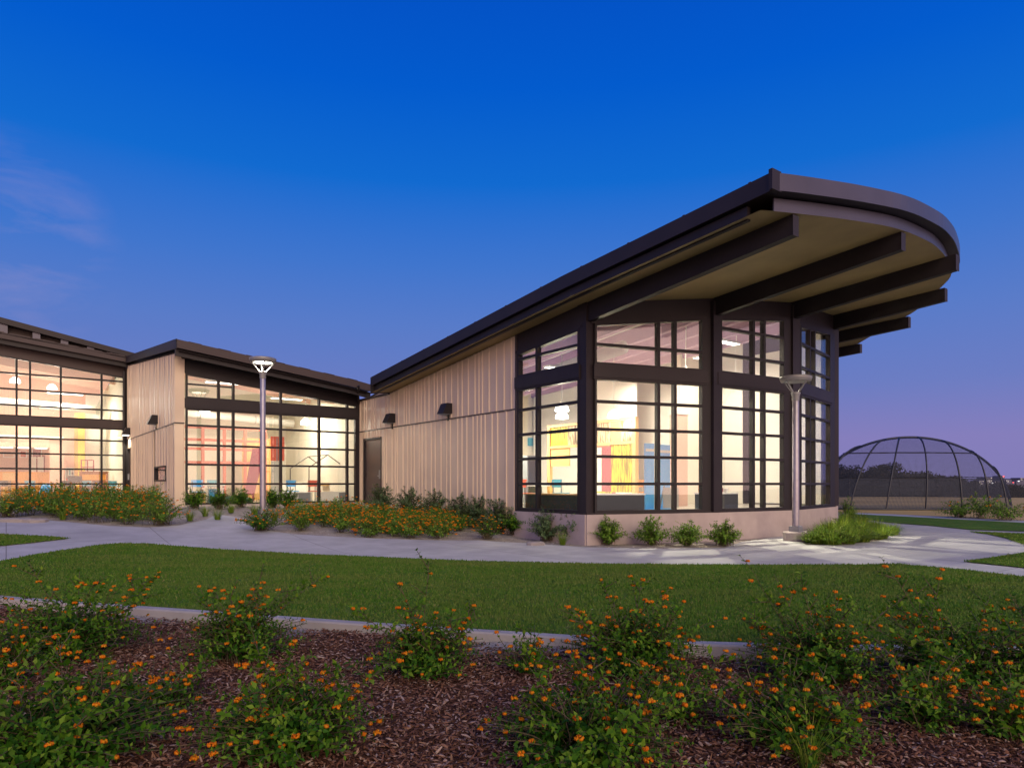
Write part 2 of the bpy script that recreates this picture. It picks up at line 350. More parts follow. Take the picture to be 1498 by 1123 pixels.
mb = MB(); fs.box(mb, dn1-.20, dn1-.13, -.05, .02, .20, .55); fs.box(mb, dn1-.32, dn1-.14, .0, .025, .30, .34); mb.build('handle', M['steelpaint'], dr)
mb = MB()
for z in (-.5, .3, 1.5): fs.box(mb, dn0+.05, dn0+.09, -.05, .012, z, z+.14); mb.build('hinge', M['bronze'], dr); mb = MB()
# concrete base following the glass
mb = MB(); base = [(0, -2.98), (0, 0), C2, C3, C4]
for a, b in zip(base[:-1], base[1:]):
    f = F(a, b); f.box(mb, -.02, f.len+.02, -.3, .07, -1.8, -.79)
f = F(C4, (11.7, .3)); f.box(mb, .0, .55, -.3, .07, -1.8, -.765)
mb.build('plinth', M['concrete'], A)
mb = MB()
for a, b in zip(base[:-1], base[1:]):
    f = F(a, b); f.box(mb, 0, f.len, -.34, .035, -.789, -.745)
mb.build('sill', M['bronze_panel'], A)
# columns
def column(v, n, hv, hn, z1):
    m_ = MB(); lbox(m_, v-hv, v+hv, n-hn, n+hn, -.76, z1); return m_.build('column', M['bronze_panel'], A)
column(.13, -.15, .15, .17, zs(0, 0)+.02); column(3.83, 1.02, .19, .16, zs(3.83, 1.1)-.1); column(7.2, 1.34, .2, .16, zs(7.2, 1.3)-.1); column(11.3, .36, .17, .17, zs(11.2, .4)-.1)
column(11.25, -2.98, .12, .12, zs(11.2, -3))
# glazed bays
def bay(a, b, px, tops, vb, up_rows, lab):
    fc = F(a, b); s0, s1 = px
    zt = lambda s: tops[0]+(tops[1]-tops[0])*(s-s0)/(s1-s0)
    window(A, fc, s0, s1, vb, ROWS, -.745, 2.75, lab+', lower'); window(A, fc, s0, s1, vb, up_rows, 3.08, zt, lab+', upper')
    m1 = MB(); fc.box(m1, max(s0-.12, 0), min(s1+.12, fc.len), -.12, .075, 2.75, 3.08); fc.box(m1, max(s0-.1, 0), min(s1+.1, fc.len), -.1, .05, 2.70, 2.75); m1.build('transom_beam', M['bronze_panel'], A)
    h = MB(); fc.box(h, 0, fc.len, -.12, .0, lambda s: zt(s), lambda s: zs(*fc.vn(s))-.01); fc.box(h, s0-.1, s1+.1, -.12, .035, lambda s: zt(s), lambda s: zt(s)+.07); h.build('header', M['bronze_panel'], A)
    j = MB()
    for a_, b_, lim in ((0, s0, .25), (s1, fc.len, .2)):
        if b_-a_ > lim: j = MB(); fc.box(j, a_, b_, -.12, .02, -.745, zt); j.build('jamb', M['bronze'], A)
f0 = F((0, -2.98), (0, -.2)); bay((0, -2.98), (0, -.2), (.08, f0.len-.05), (3.79, 4.02), [f0.sx(785.5)], [3.60], 'bay window beside the tan wall')
f1 = F((.2, .04), C2); bay((.2, .04), C2, (f1.sx(869.5), f1.sx(1029)), (4.13, 4.54), [f1.sx(963.2), f1.sx(987.5)], [3.60], 'tall glazed panel at the sharp corner')
f2 = F(C2, C3); bay(C2, C3, (f2.sx(1049.5), f2.sx(1147.5)), (4.58, 4.91), [f2.sx(1102.2), f2.sx(1118)], [3.60, 4.33], 'middle glazed panel of the prow')
f3 = F(C3, C4); bay(C3, C4, (f3.sx(1170.5), f3.sx(1214)), (4.86, 5.14), [f3.sx(1184.5), f3.sx(1191.6)], [3.60, 4.33], 'narrow-looking far glazed panel')
f4 = F((11.25, .3), (11.25, -2.9)); bay((11.25, .3), (11.25, -2.9), (.1, f4.len-.08), (5.1, 4.9), [f4.len-.95], [3.6, 4.33], 'bay window on the far side')
# inner box
mb = MB(); lbox(mb, 11.1, 11.3, -14, -3.1, -.76, lambda v, n: zs(v, n)-.02); mb.build('side_wall', M['inwhite'], A)
mb = MB(); lbox(mb, .19, 11.1, -14.2, -14, -.76, lambda v, n: zs(v, n)-.02); mb.build('back_wall', M['inwall'], A)
mb = MB(); lbox(mb, .182, .20, -13.99, -3.05, -.77, lambda v, n: zs(v, n)-.05); mb.build('interior_lining', M['inwall'], A)
mb = MB(); q = [P(v, n, FL+.012) for v, n in [(.1, -14), (11.2, -14), (11.2, .3), (7.2, 1.2), (3.83, .9), (.1, -.1)]]; mb.quad(*q); mb.build('floor_slab', M['floor'], A)
mb = MB(); lbox(mb, 10.93, 11.09, -.18, .18, -.76, 5.3); mb.build('interior_lining', M['inwhite'], A)
# ceiling inside (white), soffit outside
def roof_grid(fn_lo, fn_hi, z, dz, vs, m_, name, parent, nn=14):
    mb = MB(); 
    for v in vs:
        lo, hi = fn_lo(v), fn_hi(v)
        for k in range(nn+1): n = lo+(hi-lo)*k/nn; mb.v.append(tuple(P(v, n, z(v, n)+dz)))
    for i in range(len(vs)-1):
        for k in range(nn):
            b = i*(nn+1)+k; mb.f.append((b, b+nn+1, b+nn+2, b+1))
    return mb.build(name, m_, parent, True)
glassn = lambda v: float(np.interp(v, [0, 3.83, 7.2, 11.25], [-.1, 1.05, 1.35, .45]))-.06
roof_grid(lambda v: -14, glassn, zs, -.03, list(np.linspace(.15, 11.1, 23)), M['inwhite'], 'ceiling', A)
vsA = sorted(set([round(x, 3) for x in np.linspace(-.8, 19.6, 69)]))
roofA = empty('dummy', (0, 0, 0), None, None); bpy.data.objects.remove(roofA)
bk = lambda v: -11.1 if v < 1 else -16.
TH = lambda v: .58 if v > -2 else .5
rt = roof_grid(bk, lambda v: edge(v)+.0, lambda v, n: zs(v, n)+.58, 0, vsA, M['bronze'], 'roof', A, 22)
roof_grid(bk, lambda v: edge(v)-.22, zs, 0, vsA, M['soffit'], 'soffit', rt, 22)
roof_grid(bk, lambda v: edge(v)-.02, lambda v, n: zs(v, n)+.28, 0, vsA, M['bronze'], 'roof_underside', rt, 8)
def band(pts, zlo, zhi, m_, name, parent, th=.02, inset=0):
    """vertical strip along (v,n) points; zlo/zhi functions of (v,n)"""
    mb = MB(); n_ = len(pts); 
    nr = []
    for i in range(n_):
        a = pts[max(i-1, 0)]; b = pts[min(i+1, n_-1)]; d = Vector((b[0]-a[0], b[1]-a[1])).normalized(); nr.append((d.y, -d.x))
    for (v, n), (a, b) in zip(pts, nr):
        for off in (0, th):
            vv, nn_ = v+a*(inset+off), n+b*(inset+off)
            mb.v.append(tuple(P(vv, nn_, zlo(v, n)))); mb.v.append(tuple(P(vv, nn_, zhi(v, n))))
    for i in range(n_-1):
        b = 4*i; mb.f += [(b, b+1, b+5, b+4), (b+2, b+6, b+7, b+3), (b+1, b+3, b+7, b+5), (b, b+4, b+6, b+2)]
    mb.f += [(0, 2, 3, 1), (4*n_-4, 4*n_-3, 4*n_-1, 4*n_-2)]
    return mb.build(name, m_, parent)
front = [(v, edge(v)) for v in vsA]; front_in = [q for q in front if q[0] > -.62]
fa = band(front, lambda v, n: zs(v, n)+.28, lambda v, n: zs(v, n)+.60, M['fascia'], 'front_fascia', rt, .03); fa['label'] = 'pale slate curved fascia of the prow'
band(front_in, lambda v, n: zs(v, n)-.015, lambda v, n: zs(v, n)+.24, M['fascia'], 'inner_fascia', rt, .03, .24)
side = [(-.8, n) for n in np.linspace(-11.1, edge(-.8), 30)]
band([(-.8-.001, n) for _, n in side], lambda v, n: zs(-.8, n)+.27, lambda v, n: zs(-.8, n)+.60, M['bronze_panel'], 'side_fascia', rt, .03)  # shade on the left-facing edge put into a darker panel colour
band([(-.8, n) for _, n in side[:-1]], lambda v, n: zs(-.8, n)-.02, lambda v, n: zs(-.8, n)+.25, M['bronze'], 'gutter', rt, .1, .12)
mb = MB()
for n in np.arange(-10.2, 5.4, 1.55): lbox(mb, -.8, -.2, n, n+.05, lambda v, n: zs(v, n)+.58, lambda v, n: zs(v, n)+.615); mb.build('roof_seam', M['brown_panel'], rt); mb = MB()
mb = MB(); lbox(mb, -.84, -.55, edge(-.8)-.03, edge(-.8)+.045, lambda v, n: zs(-.8, n)+.28, lambda v, n: zs(-.8, n)+.65); mb.build('corner_cap', M['bronze_panel'], rt)
mb = MB(); lbox(mb, -.8, .3, -11.16, -11.06, lambda v, n: zs(v, n)-.02, lambda v, n: zs(v, n)+.60); mb.build('end_fascia', M['bronze'], rt)
# roof beams: tapered cantilevers
for v, n0, n1 in [(.13, .0, 6.0), (3.83, 1.1, 6.3), (7.14, 1.4, 5.84), (11.2, .5, 4.02), (15, -4, 1.33), (18.9, -7, -2.4)]:
    mb = MB(); e = min(n1, edge(v)-.27 if v < 6 else n1)
    def zb(vv, n, n0=n0, n1=e, v=v): t = (n-n0)/(n1-n0); return zs(v, n)-(.50+(.40-.50)*max(t, 0))
    lbox(mb, v-.09, v+.09, n0, e, zb, lambda vv, n, v=v: zs(v, n)-.003)
    bo = mb.build('beam', M['bronze'], A)
    cp = MB(); lbox(cp, v-.10, v+.10, e, e+.012, lambda a, b, zb=zb: zb(a, b)-.01, lambda a, b, v=v: zs(v, b)-.02); cp.build('beam_end', M['bronze_panel'], bo)
for v, n0 in [(3.83, .9), (7.14, 1.2), (1.9, -.0), (5.5, 1.0), (9.2, .7)]:
    mb = MB(); lbox(mb, v-.09, v+.09, -13.9, n0, lambda a, n, v=v: zs(v, n)-.48, lambda a, n, v=v: zs(v, n)-.035); mb.build('ceiling_beam', M['mauve'], A)
# wall lights
def wall_light(parent, fc, s, z, lit=False, lab=None):
    mb = MB(); w = .20; 
    p = [fc.p(s-w, .0, z-.20), fc.p(s+w, .0, z-.20), fc.p(s+w, .36, z-.20), fc.p(s-w, .36, z-.20), fc.p(s-w, .0, z+.15), fc.p(s+w, .0, z+.15), fc.p(s+w, .2, z+.15), fc.p(s-w, .2, z+.15)]
    mb.quadbox(p); o = mb.build('wall_light', M['bronze'], parent)
    if lab: o['label'] = lab
    m2 = MB(); fc.box(m2, s-.15, s+.15, .06, .32, z-.225, z-.203); m2.build('lens', M['lampglow'] if lit else M['grey'], o)
    m3 = MB(); fc.box(m3, s-.03, s+.03, -.02, .05, z-.42, z-.2); m3.build('conduit', M['bronze'], o)
    if lit:
        l = bpy.data.lights.new('wall_light_bulb', 'SPOT'); l.energy = 160; l.color = (1, .9, .7); l.shadow_soft_size = .1; l.spot_size = R(140)
        lo = bpy.data.objects.new('wall_light_bulb', l); COL.objects.link(lo); lo.location = fc.p(s, .25, z-.27)
wall_light(A, fs, 14.05-10.87, 2.53, lab='wedge-shaped wall light nearer the door'); wall_light(A, fs, 14.05-6.74, 2.53, lab='wedge-shaped wall light nearer the glazed bay')

# ------------------------------------------------------------------ middle wing
B = empty('classroom_building', P(-3.5, -18, -.8), 'middle wing with a low sloping roof and ribbed side wall, behind the lit lamp post', 'building', 'wings of the school')
def zB(v, n): return 4.96-.125*(v+6.95)-.10*(n+13)-max(0, v+.6)*.06
fb = F((-7.05, -26.1), (-7.05, -13.95)); mb = MB(); jzB = 2.16
topB = lambda s: zB(-7.05, -26.1+s)-.40
siding(mb, fb, 0, .2, -1.3, jzB, 31, True); 
wn0, wn1 = 26.1-18.2, 26.1-15.75
siding(mb, fb, 1.25, wn0, -1.3, jzB, 32, True); siding(mb, fb, wn1, fb.len, -1.3, jzB, 33, True); siding(mb, fb, wn0, wn1, -1.3, .10, 34, True); siding(mb, fb, wn0, wn1, .70, jzB, 35, True)
siding(mb, fb, .2, 1.25, 1.75, jzB, 36, True); siding(mb, fb, 0, fb.len, jzB+.05, topB, 37, True)
fr_ = F((-7.09, -13.93), (-6.76, -13.93)); siding(mb, fr_, 0, fr_.len, -1.3, jzB, 38, True, .15); siding(mb, fr_, 0, fr_.len, jzB+.05, 4.5, 39, True, .15)
mb.build('wall', M['siding'], B)
mb = MB(); fb.box(mb, 0, fb.len+.02, -.06, .022, jzB, jzB+.05); fr_.box(mb, -.02, fr_.len, -.06, .02, jzB+.001, jzB+.049); mb.build('flashing', M['flash'], B)
window(B, fb, wn0, wn1, [], [], .10, .70, 'small square window in the ribbed side wall')
mb = MB(); fb.box(mb, .22, 1.22, -.10, -.05, FL, 1.70); dr = mb.build('door', M['door'], B)
mb = MB(); fb.box(mb, .18, .24, -.1, .02, FL, 1.75); fb.box(mb, 1.2, 1.27, -.1, .02, FL, 1.75); fb.box(mb, .2, 1.25, -.1, .021, 1.70, 1.76); mb.build('door_frame', M['bronze'], dr)
mb = MB(); fb.box(mb, .3, .36, -.05, .02, .2, .5); mb.build('handle', M['steelpaint'], dr)
wall_light(B, fb, 26.1-17.7, 2.60, lab='unlit wall light above the small window'); wall_light(B, fb, 1.0, 2.58, True, 'lit wall light above the side door')
ff = F((-6.76, -14), (-.06, -14)); wt = lambda s: 4.02-.108*s
vbB = [ff.sx(x) for x in (320, 341.5, 411, 467.2, 508.3)]
window(B, ff, .06, ff.len-.06, vbB, ROWS, -.76, 2.75, 'wide window wall behind the lit lamp post, lower'); 
window(B, ff, .06, ff.len-.06, vbB, [], 3.11, wt, 'wide window wall behind the lit lamp post, upper')
mb = MB(); ff.box(mb, .08, vbB[1], -.1, .02, 3.60, 3.65); mb.build('glazing_bar', M['bronze'], B)
mb = MB(); ff.box(mb, 0, ff.len, -.12, .06, 2.75, 3.11); mb.build('transom_beam', M['bronze_panel'], B)
mb = MB(); ff.box(mb, 0, ff.len, -.12, .02, wt, lambda s: zB(*ff.vn(s))-.38); mb.build('header', M['bronze'], B)
mb = MB(); ff.box(mb, 0, ff.len, -.2, .08, -1.3, -.76); mb.build('plinth', M['concrete'], B)
vsB = list(np.linspace(-7.2, 1.0, 20))
rb = roof_grid(lambda v: -27, lambda v: -13, zB, 0, vsB, M['bronze'], 'roof', B, 6)
roof_grid(lambda v: -27, lambda v: -13.05, zB, -.36, list(np.linspace(-7.1, -.05, 10)), M['bronze_panel'], 'soffit', rb, 4)
eave = [(v, -13.) for v in vsB]
band(eave, lambda v, n: zB(v, n)-.27, lambda v, n: zB(v, n)+.02, M['brown_panel'], 'eave_fascia', rb, .03)
band([(v, -13) for v in vsB if v < .2], lambda v, n: zB(v, n)-.52, lambda v, n: zB(v, n)-.27, M['bronze'], 'gutter', rb, .1, .18)
band([(-7.2, n) for n in np.linspace(-26, -13, 8)], lambda v, n: zB(v, n)-.30, lambda v, n: zB(v, n)+.03, M['bronze_panel'], 'side_fascia', rb, .03)
mb = MB()
for v in np.arange(-6.8, .8, .98): lbox(mb, v, v+.42, -14.2, -13.0, lambda a, b: zB(a, b), lambda a, b: zB(a, b)+.035); mb.build('roof_seam', M['brown_panel'], rb); mb = MB()
mb = MB(); mb.tube([P(-.5, -12.9, 3.95), P(-.45, -13.1, 3.75), P(-.1, -13.8, 3.42), P(.05, -14.05, 3.40)], .045)
mb.build('downpipe', M['bronze'], B)
mb = MB(); mb.tube([P(.25, -12.6, 3.5), P(.25, -12.6, 4.05)], .04); mb.build('vent_pipe', M['steelpaint'], A)
# room of the middle wing
mb = MB(); lbox(mb, -6.85, -.1, -23.2, -23, FL, lambda v, n: zB(v, n)-.5); mb.build('back_wall', M['inwall'], B)
mb = MB(); lbox(mb, -6.87, -6.80, -23, -14.15, FL, lambda v, n: zB(v, n)-.5); lbox(mb, -.1, -.05, -23, -14.15, FL, lambda v, n: zB(v, n)-.5); mb.build('interior_lining', M['inwall'], B)
mb = MB(); mb.quad(*[P(v, n, FL+.01) for v, n in [(-6.85, -23), (-.06, -23), (-.06, -14.05), (-6.85, -14.05)]]); mb.build('floor_slab', M['floor'], B)
mb = MB(); c = [(-6.85, -23), (-.06, -23), (-.06, -14.1), (-6.85, -14.1)]; mb.quad(*[P(v, n, zB(v, n)-.52) for v, n in c]); mb.build('ceiling', M['inwhite'], B)
for n in (-16.5, -19.5):
    mb = MB(); lbox(mb, -6.8, -.1, n-.08, n+.08, lambda v, q: zB(v, q)-.85, lambda v, q: zB(v, q)-.53); mb.build('ceiling_beam', M['salmon'], B)

mb = MB(); lbox(mb, -.14, -.0, -14.12, -13.98, -1.3, 3.46); mb.build('jamb', M['bronze'], B)
# ------------------------------------------------------------------ left wing
Cw = empty('classroom_building', P(-11, -30, -.8), 'left wing with a raised roof on beam ends above a tall salmon-lit window wall', 'building', 'wings of the school')
def zC(v, n): return 6.22-.112*(v+6.98)
def zU(v, n): return 6.45-.19*(v+6.3)-.02*(n+25.9)
fc = F((-18, -26.1), (-7.12, -26.1)); v2s = lambda v: v+18
wtC = lambda s: 5.33-.112*(s-10.88)
vbC = [fc.sx(x) for x in (24.3, 44, 89, 148.7)]; d_ = vbC[0]
vbC = [d_-2.9, d_-1.9] + vbC
window(Cw, fc, .6, fc.len-.05, vbC, ROWS, -.76, 2.75, 'tall window wall of the left wing, lower'); window(Cw, fc, .6, fc.len-.05, vbC, [3.64, 4.37, 5.10], 3.12, wtC, 'tall window wall of the left wing, upper')
mb = MB(); fc.box(mb, .5, fc.len, -.12, .06, 2.75, 3.12); mb.build('transom_beam', M['brown_panel'], Cw)
mb = MB(); fc.box(mb, .5, fc.len, -.12, .03, wtC, lambda s: zC(s-18, 0)-.36); mb.build('header', M['brown_panel'], Cw)
mb = MB(); fc.box(mb, .5, fc.len, -.2, .08, -1.3, -.76); mb.build('plinth', M['concrete'], Cw)
mb = MB(); fc.box(mb, 0, .6, -.3, .02, -1.3, 6.9); mb.build('wall', M['siding'], Cw)
mb = MB(); lbox(mb, -18.2, -7.0, -27.3, -25.4, lambda v, n: zC(v, n)-.07, zC); lo_ = mb.build('lower_roof', M['bronze_panel'], Cw)
band([(v, -25.4) for v in np.linspace(-18.2, -7.0, 12)], lambda v, n: zC(v, n)-.26, lambda v, n: zC(v, n)+.02, M['brown_panel'], 'eave_fascia', lo_, .03)
band([(v, -25.4) for v in np.linspace(-18.2, -7.1, 12)], lambda v, n: zC(v, n)-.48, lambda v, n: zC(v, n)-.26, M['bronze'], 'gutter', lo_, .1, .15)
mb = MB(); lbox(mb, -18.2, -7.1, -26.0, -25.6, lambda v, n: zC(v, n)-.40, lambda v, n: zC(v, n)-.36); mb.build('soffit', M['soffit'], lo_)
for v in np.arange(-17.5, -7.4, .95):
    mb = MB(); lbox(mb, v, v+.75, -25.9, -25.42, lambda a, b: zC(a, b)+.0, lambda a, b: zC(a, b)+.05); o = mb.build('roof_panel', M['brown_panel'], lo_)
mb = MB(); lbox(mb, -18.2, -6.5, -26.7, -26.5, lambda v, n: zC(v, n)-.3, lambda v, n: max(zU(v, n)-.2, zC(v, n)-.25)); mb.build('clerestory_wall', M['brown_panel'], Cw)
ur = roof_grid(lambda v: -36, lambda v: -25.9, zU, 0, list(np.linspace(-18.2, -6.0, 8)), M['bronze'], 'upper_roof', Cw, 4)
roof_grid(lambda v: -36, lambda v: -26., zU, -.22, list(np.linspace(-18.2, -6.0, 8)), M['bronze_panel'], 'upper_soffit', ur, 4)
band([(v, -25.9) for v in np.linspace(-18.2, -6.0, 12)], lambda v, n: zU(v, n)-.24, lambda v, n: zU(v, n)+.02, M['bronze_panel'], 'upper_fascia', ur, .03)
band([(-6.0, n) for n in np.linspace(-25.9, -36, 5)], lambda v, n: zU(v, n)-.24, lambda v, n: zU(v, n)+.02, M['bronze_panel'], 'upper_side_fascia', ur, .03)
for x in (6, 54, 95, 133, 166):
    v, _ = on_n(x, -26.1)
    mb = MB(); lbox(mb, v-.16, v+.12, -26.5, -26.05, lambda a, b: max(zU(a, b)-.62, zC(a, b)+.01), lambda a, b: zU(a, b)-.20); bo = mb.build('beam', M['bronze'], Cw)
    mb = MB(); lbox(mb, v-.17, v+.13, -26.05, -26.03, lambda a, b: max(zU(a, b)-.63, zC(a, b)+.005), lambda a, b: zU(a, b)-.19); mb.build('beam_end', M['fascia'], bo)
mb = MB(); lbox(mb, -7.22, -7.04, -26.25, -26.02, -1.3, 5.75); mb.build('jamb', M['bronze'], Cw)
mb = MB(); mb.tube([P(-7.2, -25.95, 5.6), P(-7.2, -25.95, -.9)], .06); mb.build('downpipe', M['bronze'], Cw)
# room of the left wing
mb = MB(); lbox(mb, -18, -7, -35, -34.8, FL, 7); mb.build('back_wall', M['blush'], Cw)
mb = MB(); lbox(mb, -7.25, -7.2, -34.8, -26.2, FL, 5.6); lbox(mb, -18, -17.95, -34.8, -26.2, FL, 6.8); mb.build('interior_lining', M['inwall'], Cw)
mb = MB(); mb.quad(*[P(v, n, FL+.01) for v, n in [(-18, -34.8), (-7.2, -34.8), (-7.2, -26.15), (-18, -26.15)]]); mb.build('floor_slab', M['floor'], Cw)
mb = MB(); mb.quad(*[P(v, n, zC(v, n)-.45) for v, n in [(-18, -34.8), (-7.2, -34.8), (-7.2, -26.2), (-18, -26.2)]]); mb.build('ceiling', M['inwhite'], Cw)
for n in (-28.8, -31.6):
    mb = MB(); lbox(mb, -18, -7.3, n-.09, n+.09, lambda v, q: zC(v, q)-1.0, lambda v, q: zC(v, q)-.47); mb.build('ceiling_beam', M['salmon'], Cw)

# ------------------------------------------------------------------ camera, sky, sun
cam = bpy.data.cameras.new('camera'); co = bpy.data.objects.new('camera', cam); COL.objects.link(co); scene.camera = co
co.location = (0, 0, CAMZ); co.rotation_euler = (R(90), 0, 0); cam.sensor_width = 36; cam.lens = 1000/1498*36; cam.shift_y = (707.5-561.5)/1498; cam.clip_end = 6000; cam.clip_start = .05
def build_world():
    w = bpy.data.worlds.new('World'); scene.world = w; w.use_nodes = True; N, L = w.node_tree.nodes, w.node_tree.links
    bg = N['Background']; tc = N.new('ShaderNodeTexCoord'); sp = N.new('ShaderNodeSeparateXYZ'); L.new(tc.outputs['Generated'], sp.inputs[0])
    cr = N.new('ShaderNodeValToRGB'); e = cr.color_ramp.elements
    S = [(0, (.23, .205, .47)), (.06, (.235, .21, .50)), (.13, (.15, .205, .54)), (.22, (.10, .20, .58)), (.30, (.052, .18, .61)), (.40, (.006, .145, .63)), (.50, (.001, .105, .61)), (.60, (.001, .080, .55)), (1, (.05, .10, .40))]
    while len(e) < len(S): e.new(.5)
    for i, (p, c) in enumerate(S): e[i].position = p; e[i].color = (*c, 1)
    L.new(sp.outputs['Z'], cr.inputs[0])
    # afterglow low in the sky behind the camera
    dt = N.new('ShaderNodeVectorMath'); dt.operation = 'DOT_PRODUCT'; d = Vector((.35, -.93, .12)).normalized(); dt.inputs[1].default_value = d; L.new(tc.outputs['Generated'], dt.inputs[0])
    m1 = N.new('ShaderNodeMapRange'); m1.inputs[1].default_value = -.1; m1.inputs[2].default_value = 1; m1.inputs[3].default_value = 0; m1.inputs[4].default_value = 1; L.new(dt.outputs['Value'], m1.inputs[0])
    p = N.new('ShaderNodeMath'); p.operation = 'POWER'; p.inputs[1].default_value = 1.6; L.new(m1.outputs[0], p.inputs[0])
    zr = N.new('ShaderNodeMapRange'); zr.inputs[1].default_value = 0; zr.inputs[2].default_value = .75; zr.inputs[3].default_value = 1; zr.inputs[4].default_value = 0; L.new(sp.outputs['Z'], zr.inputs[0])
    mu = N.new('ShaderNodeMath'); mu.operation = 'MULTIPLY'; L.new(p.outputs[0], mu.inputs[0]); L.new(zr.outputs[0], mu.inputs[1])
    mx = N.new('ShaderNodeMixRGB'); mx.inputs[2].default_value = (3.0, 1.90, 1.45, 1); L.new(mu.outputs[0], mx.inputs[0]); L.new(cr.outputs[0], mx.inputs[1])
    # thin pink cloud wisps to the left
    cd = N.new('ShaderNodeVectorMath'); cd.operation = 'DOT_PRODUCT'; c0 = Vector((-.76, 1., .35)).normalized(); cd.inputs[1].default_value = c0; L.new(tc.outputs['Generated'], cd.inputs[0])
    cm = N.new('ShaderNodeMapRange'); cm.inputs[1].default_value = .991; cm.inputs[2].default_value = .999; L.new(cd.outputs['Value'], cm.inputs[0])
    mp = N.new('ShaderNodeMapping'); mp.inputs['Scale'].default_value = (4, 4, 13); mp.inputs['Rotation'].default_value = (0, R(14), 0); L.new(tc.outputs['Generated'], mp.inputs[0])
    nz = N.new('ShaderNodeTexNoise'); nz.inputs['Scale'].default_value = 1.6; nz.inputs['Detail'].default_value = 7; nz.inputs['Roughness'].default_value = .55; nz.inputs['Distortion'].default_value = .4; L.new(mp.outputs[0], nz.inputs[0])
    nr = N.new('ShaderNodeMapRange'); nr.inputs[1].default_value = .46; nr.inputs[2].default_value = .78; L.new(nz.outputs[0], nr.inputs[0])
    cf = N.new('ShaderNodeMath'); cf.operation = 'MULTIPLY'; L.new(cm.outputs[0], cf.inputs[0]); L.new(nr.outputs[0], cf.inputs[1])
    cf2 = N.new('ShaderNodeMath'); cf2.operation = 'MULTIPLY'; cf2.inputs[1].default_value = .55; L.new(cf.outputs[0], cf2.inputs[0])
    mc = N.new('ShaderNodeMixRGB'); mc.inputs[2].default_value = (.36, .31, .56, 1); L.new(cf2.outputs[0], mc.inputs[0]); L.new(mx.outputs[0], mc.inputs[1])
    L.new(mc.outputs[0], bg.inputs[0]); bg.inputs[1].default_value = 1.0
build_world()
sun = bpy.data.lights.new('afterglow_sun', 'SUN'); sun.energy = 1.6; sun.angle = R(35); sun.color = (1, .86, .60)
so = bpy.data.objects.new('afterglow_sun', sun); COL.objects.link(so); so.rotation_euler = Vector((.35, -.85, .5)).to_track_quat('Z', 'Y').to_euler()
scene.view_settings.view_transform = 'Standard'; scene.view_settings.look = 'None'; scene.view_settings.gamma = 1; scene.view_settings.exposure = 0
scene.cycles.transparent_max_bounces = 32; scene.cycles.max_bounces = 8; scene.cycles.use_denoising = True
scene.cycles.sample_clamp_indirect = 6

# ------------------------------------------------------------------ ground
U = unproj
mb = MB(); gx = np.concatenate([np.linspace(-1500, -70, 12), np.arange(-60, 60.1, .75), np.linspace(70, 1500, 12)]); gy = np.concatenate([np.linspace(-60, 0, 6), np.arange(1, 60.1, .75), np.linspace(70, 2500, 16)])
X_, Y_ = np.meshgrid(gx, gy); Z_ = zg(X_, Y_)+CAMZ-.02; nx = len(gx)
vv = np.stack([X_.ravel(), Y_.ravel(), Z_.ravel()], 1); ii = np.arange(len(gy)-1)[:, None]*nx+np.arange(nx-1)[None]; ii = ii.ravel()
tag(np_mesh('ground', vv, np.stack([ii, ii+1, ii+nx+1, ii+nx], 1), M['soil']), kind='structure')
def bed_edge(v): pass
far_edge = [(-60, 752), (0, 757), (60, 760), (110, 764), (160, 769), (215, 771), (262, 768), (300, 760), (318, 752), (352, 757), (362, 768), (400, 777), (430, 781), (520, 786), (640, 790), (700, 790), (770, 794), (860, 800), (950, 802), (1060, 801), (1085, 792), (1130, 786)]
fe = [U(*p) for p in far_edge]
nose = [P(3.9, 1.15), P(7.25, 1.5), P(11.3, .6), P(11.9, -.5)]
tail = [U(1180, 797), U(1235, 796), U(1290, 790), U(1306, 780), U(1296, 769), U(1250, 759)]
near = [(-14, 30), (-14, 9), (-6, 7)]
kx = lambda x: (x, float(kerbY(x))+.10)
pathpoly = fe + [(nose[0].x+.5, nose[0].y), (nose[1].x-.2, nose[1].y-.1)] + tail + [U(1222, 757), (20, 40), (40, 40), (40, 12), kx(20), kx(9), kx(4.7), kx(1.9), kx(-.34), kx(-1.87), kx(-3.64), kx(-6.8), kx(-12), kx(-16)]
sheet('path', pathpoly, M['path'], 0, .6)
lawn_far = [(0, 822), (45, 813), (90, 806), (140, 799), (175, 795.5), (215, 796), (300, 803), (400, 809), (500, 814), (640, 820), (760, 823.5), (880, 826), (1000, 827), (1150, 827.5), (1260, 827), (1310, 826), (1350, 829), (1420, 836), (1498, 845)]
lf = [U(*p) for p in lawn_far]; x0, y0 = lf[0]; x1, y1 = lf[-1]
lawnpoly = [(x0-6, y0-2.6)]+lf+[(x1+5, y1-2.3), kx(9)]+[kx(x) for x in (4.7, 3, 1.93, 1.0, .3, -.34, -1.1, -1.87, -2.7, -3.64, -5, -6.8, -9, -12)]
lawn = sheet('lawn', lawnpoly, M['lawn'], .022, .5); lawn['label'] = 'broad green lawn in front of the school'
l2 = [U(-60, 779), U(0, 782), (U(60, 785)), U(102, 788), U(50, 794), U(0, 799)]; l2 = [(l2[0][0]-6, l2[0][1]+.5)]+l2+[(l2[-1][0]-6, l2[-1][1]-2)]
sheet('lawn_strip', l2, M['lawn'], .022, .5)
l3 = [U(1244, 752), U(1300, 754.5), U(1400, 760), U(1498, 765), U(1560, 768), U(1560, 780), U(1498, 777.5), U(1420, 775), (U(1360, 769)), U(1300, 764.5), U(1250, 758)]
sheet('lawn_strip', l3, M['lawn'], .022, .6)
l4 = [U(1417, 778), U(1498, 781), U(1560, 783), U(1560, 806), U(1498, 797), U(1470, 787), U(1445, 781.5)]
sheet('lawn_strip', l4, M['lawn'], .022, .6)
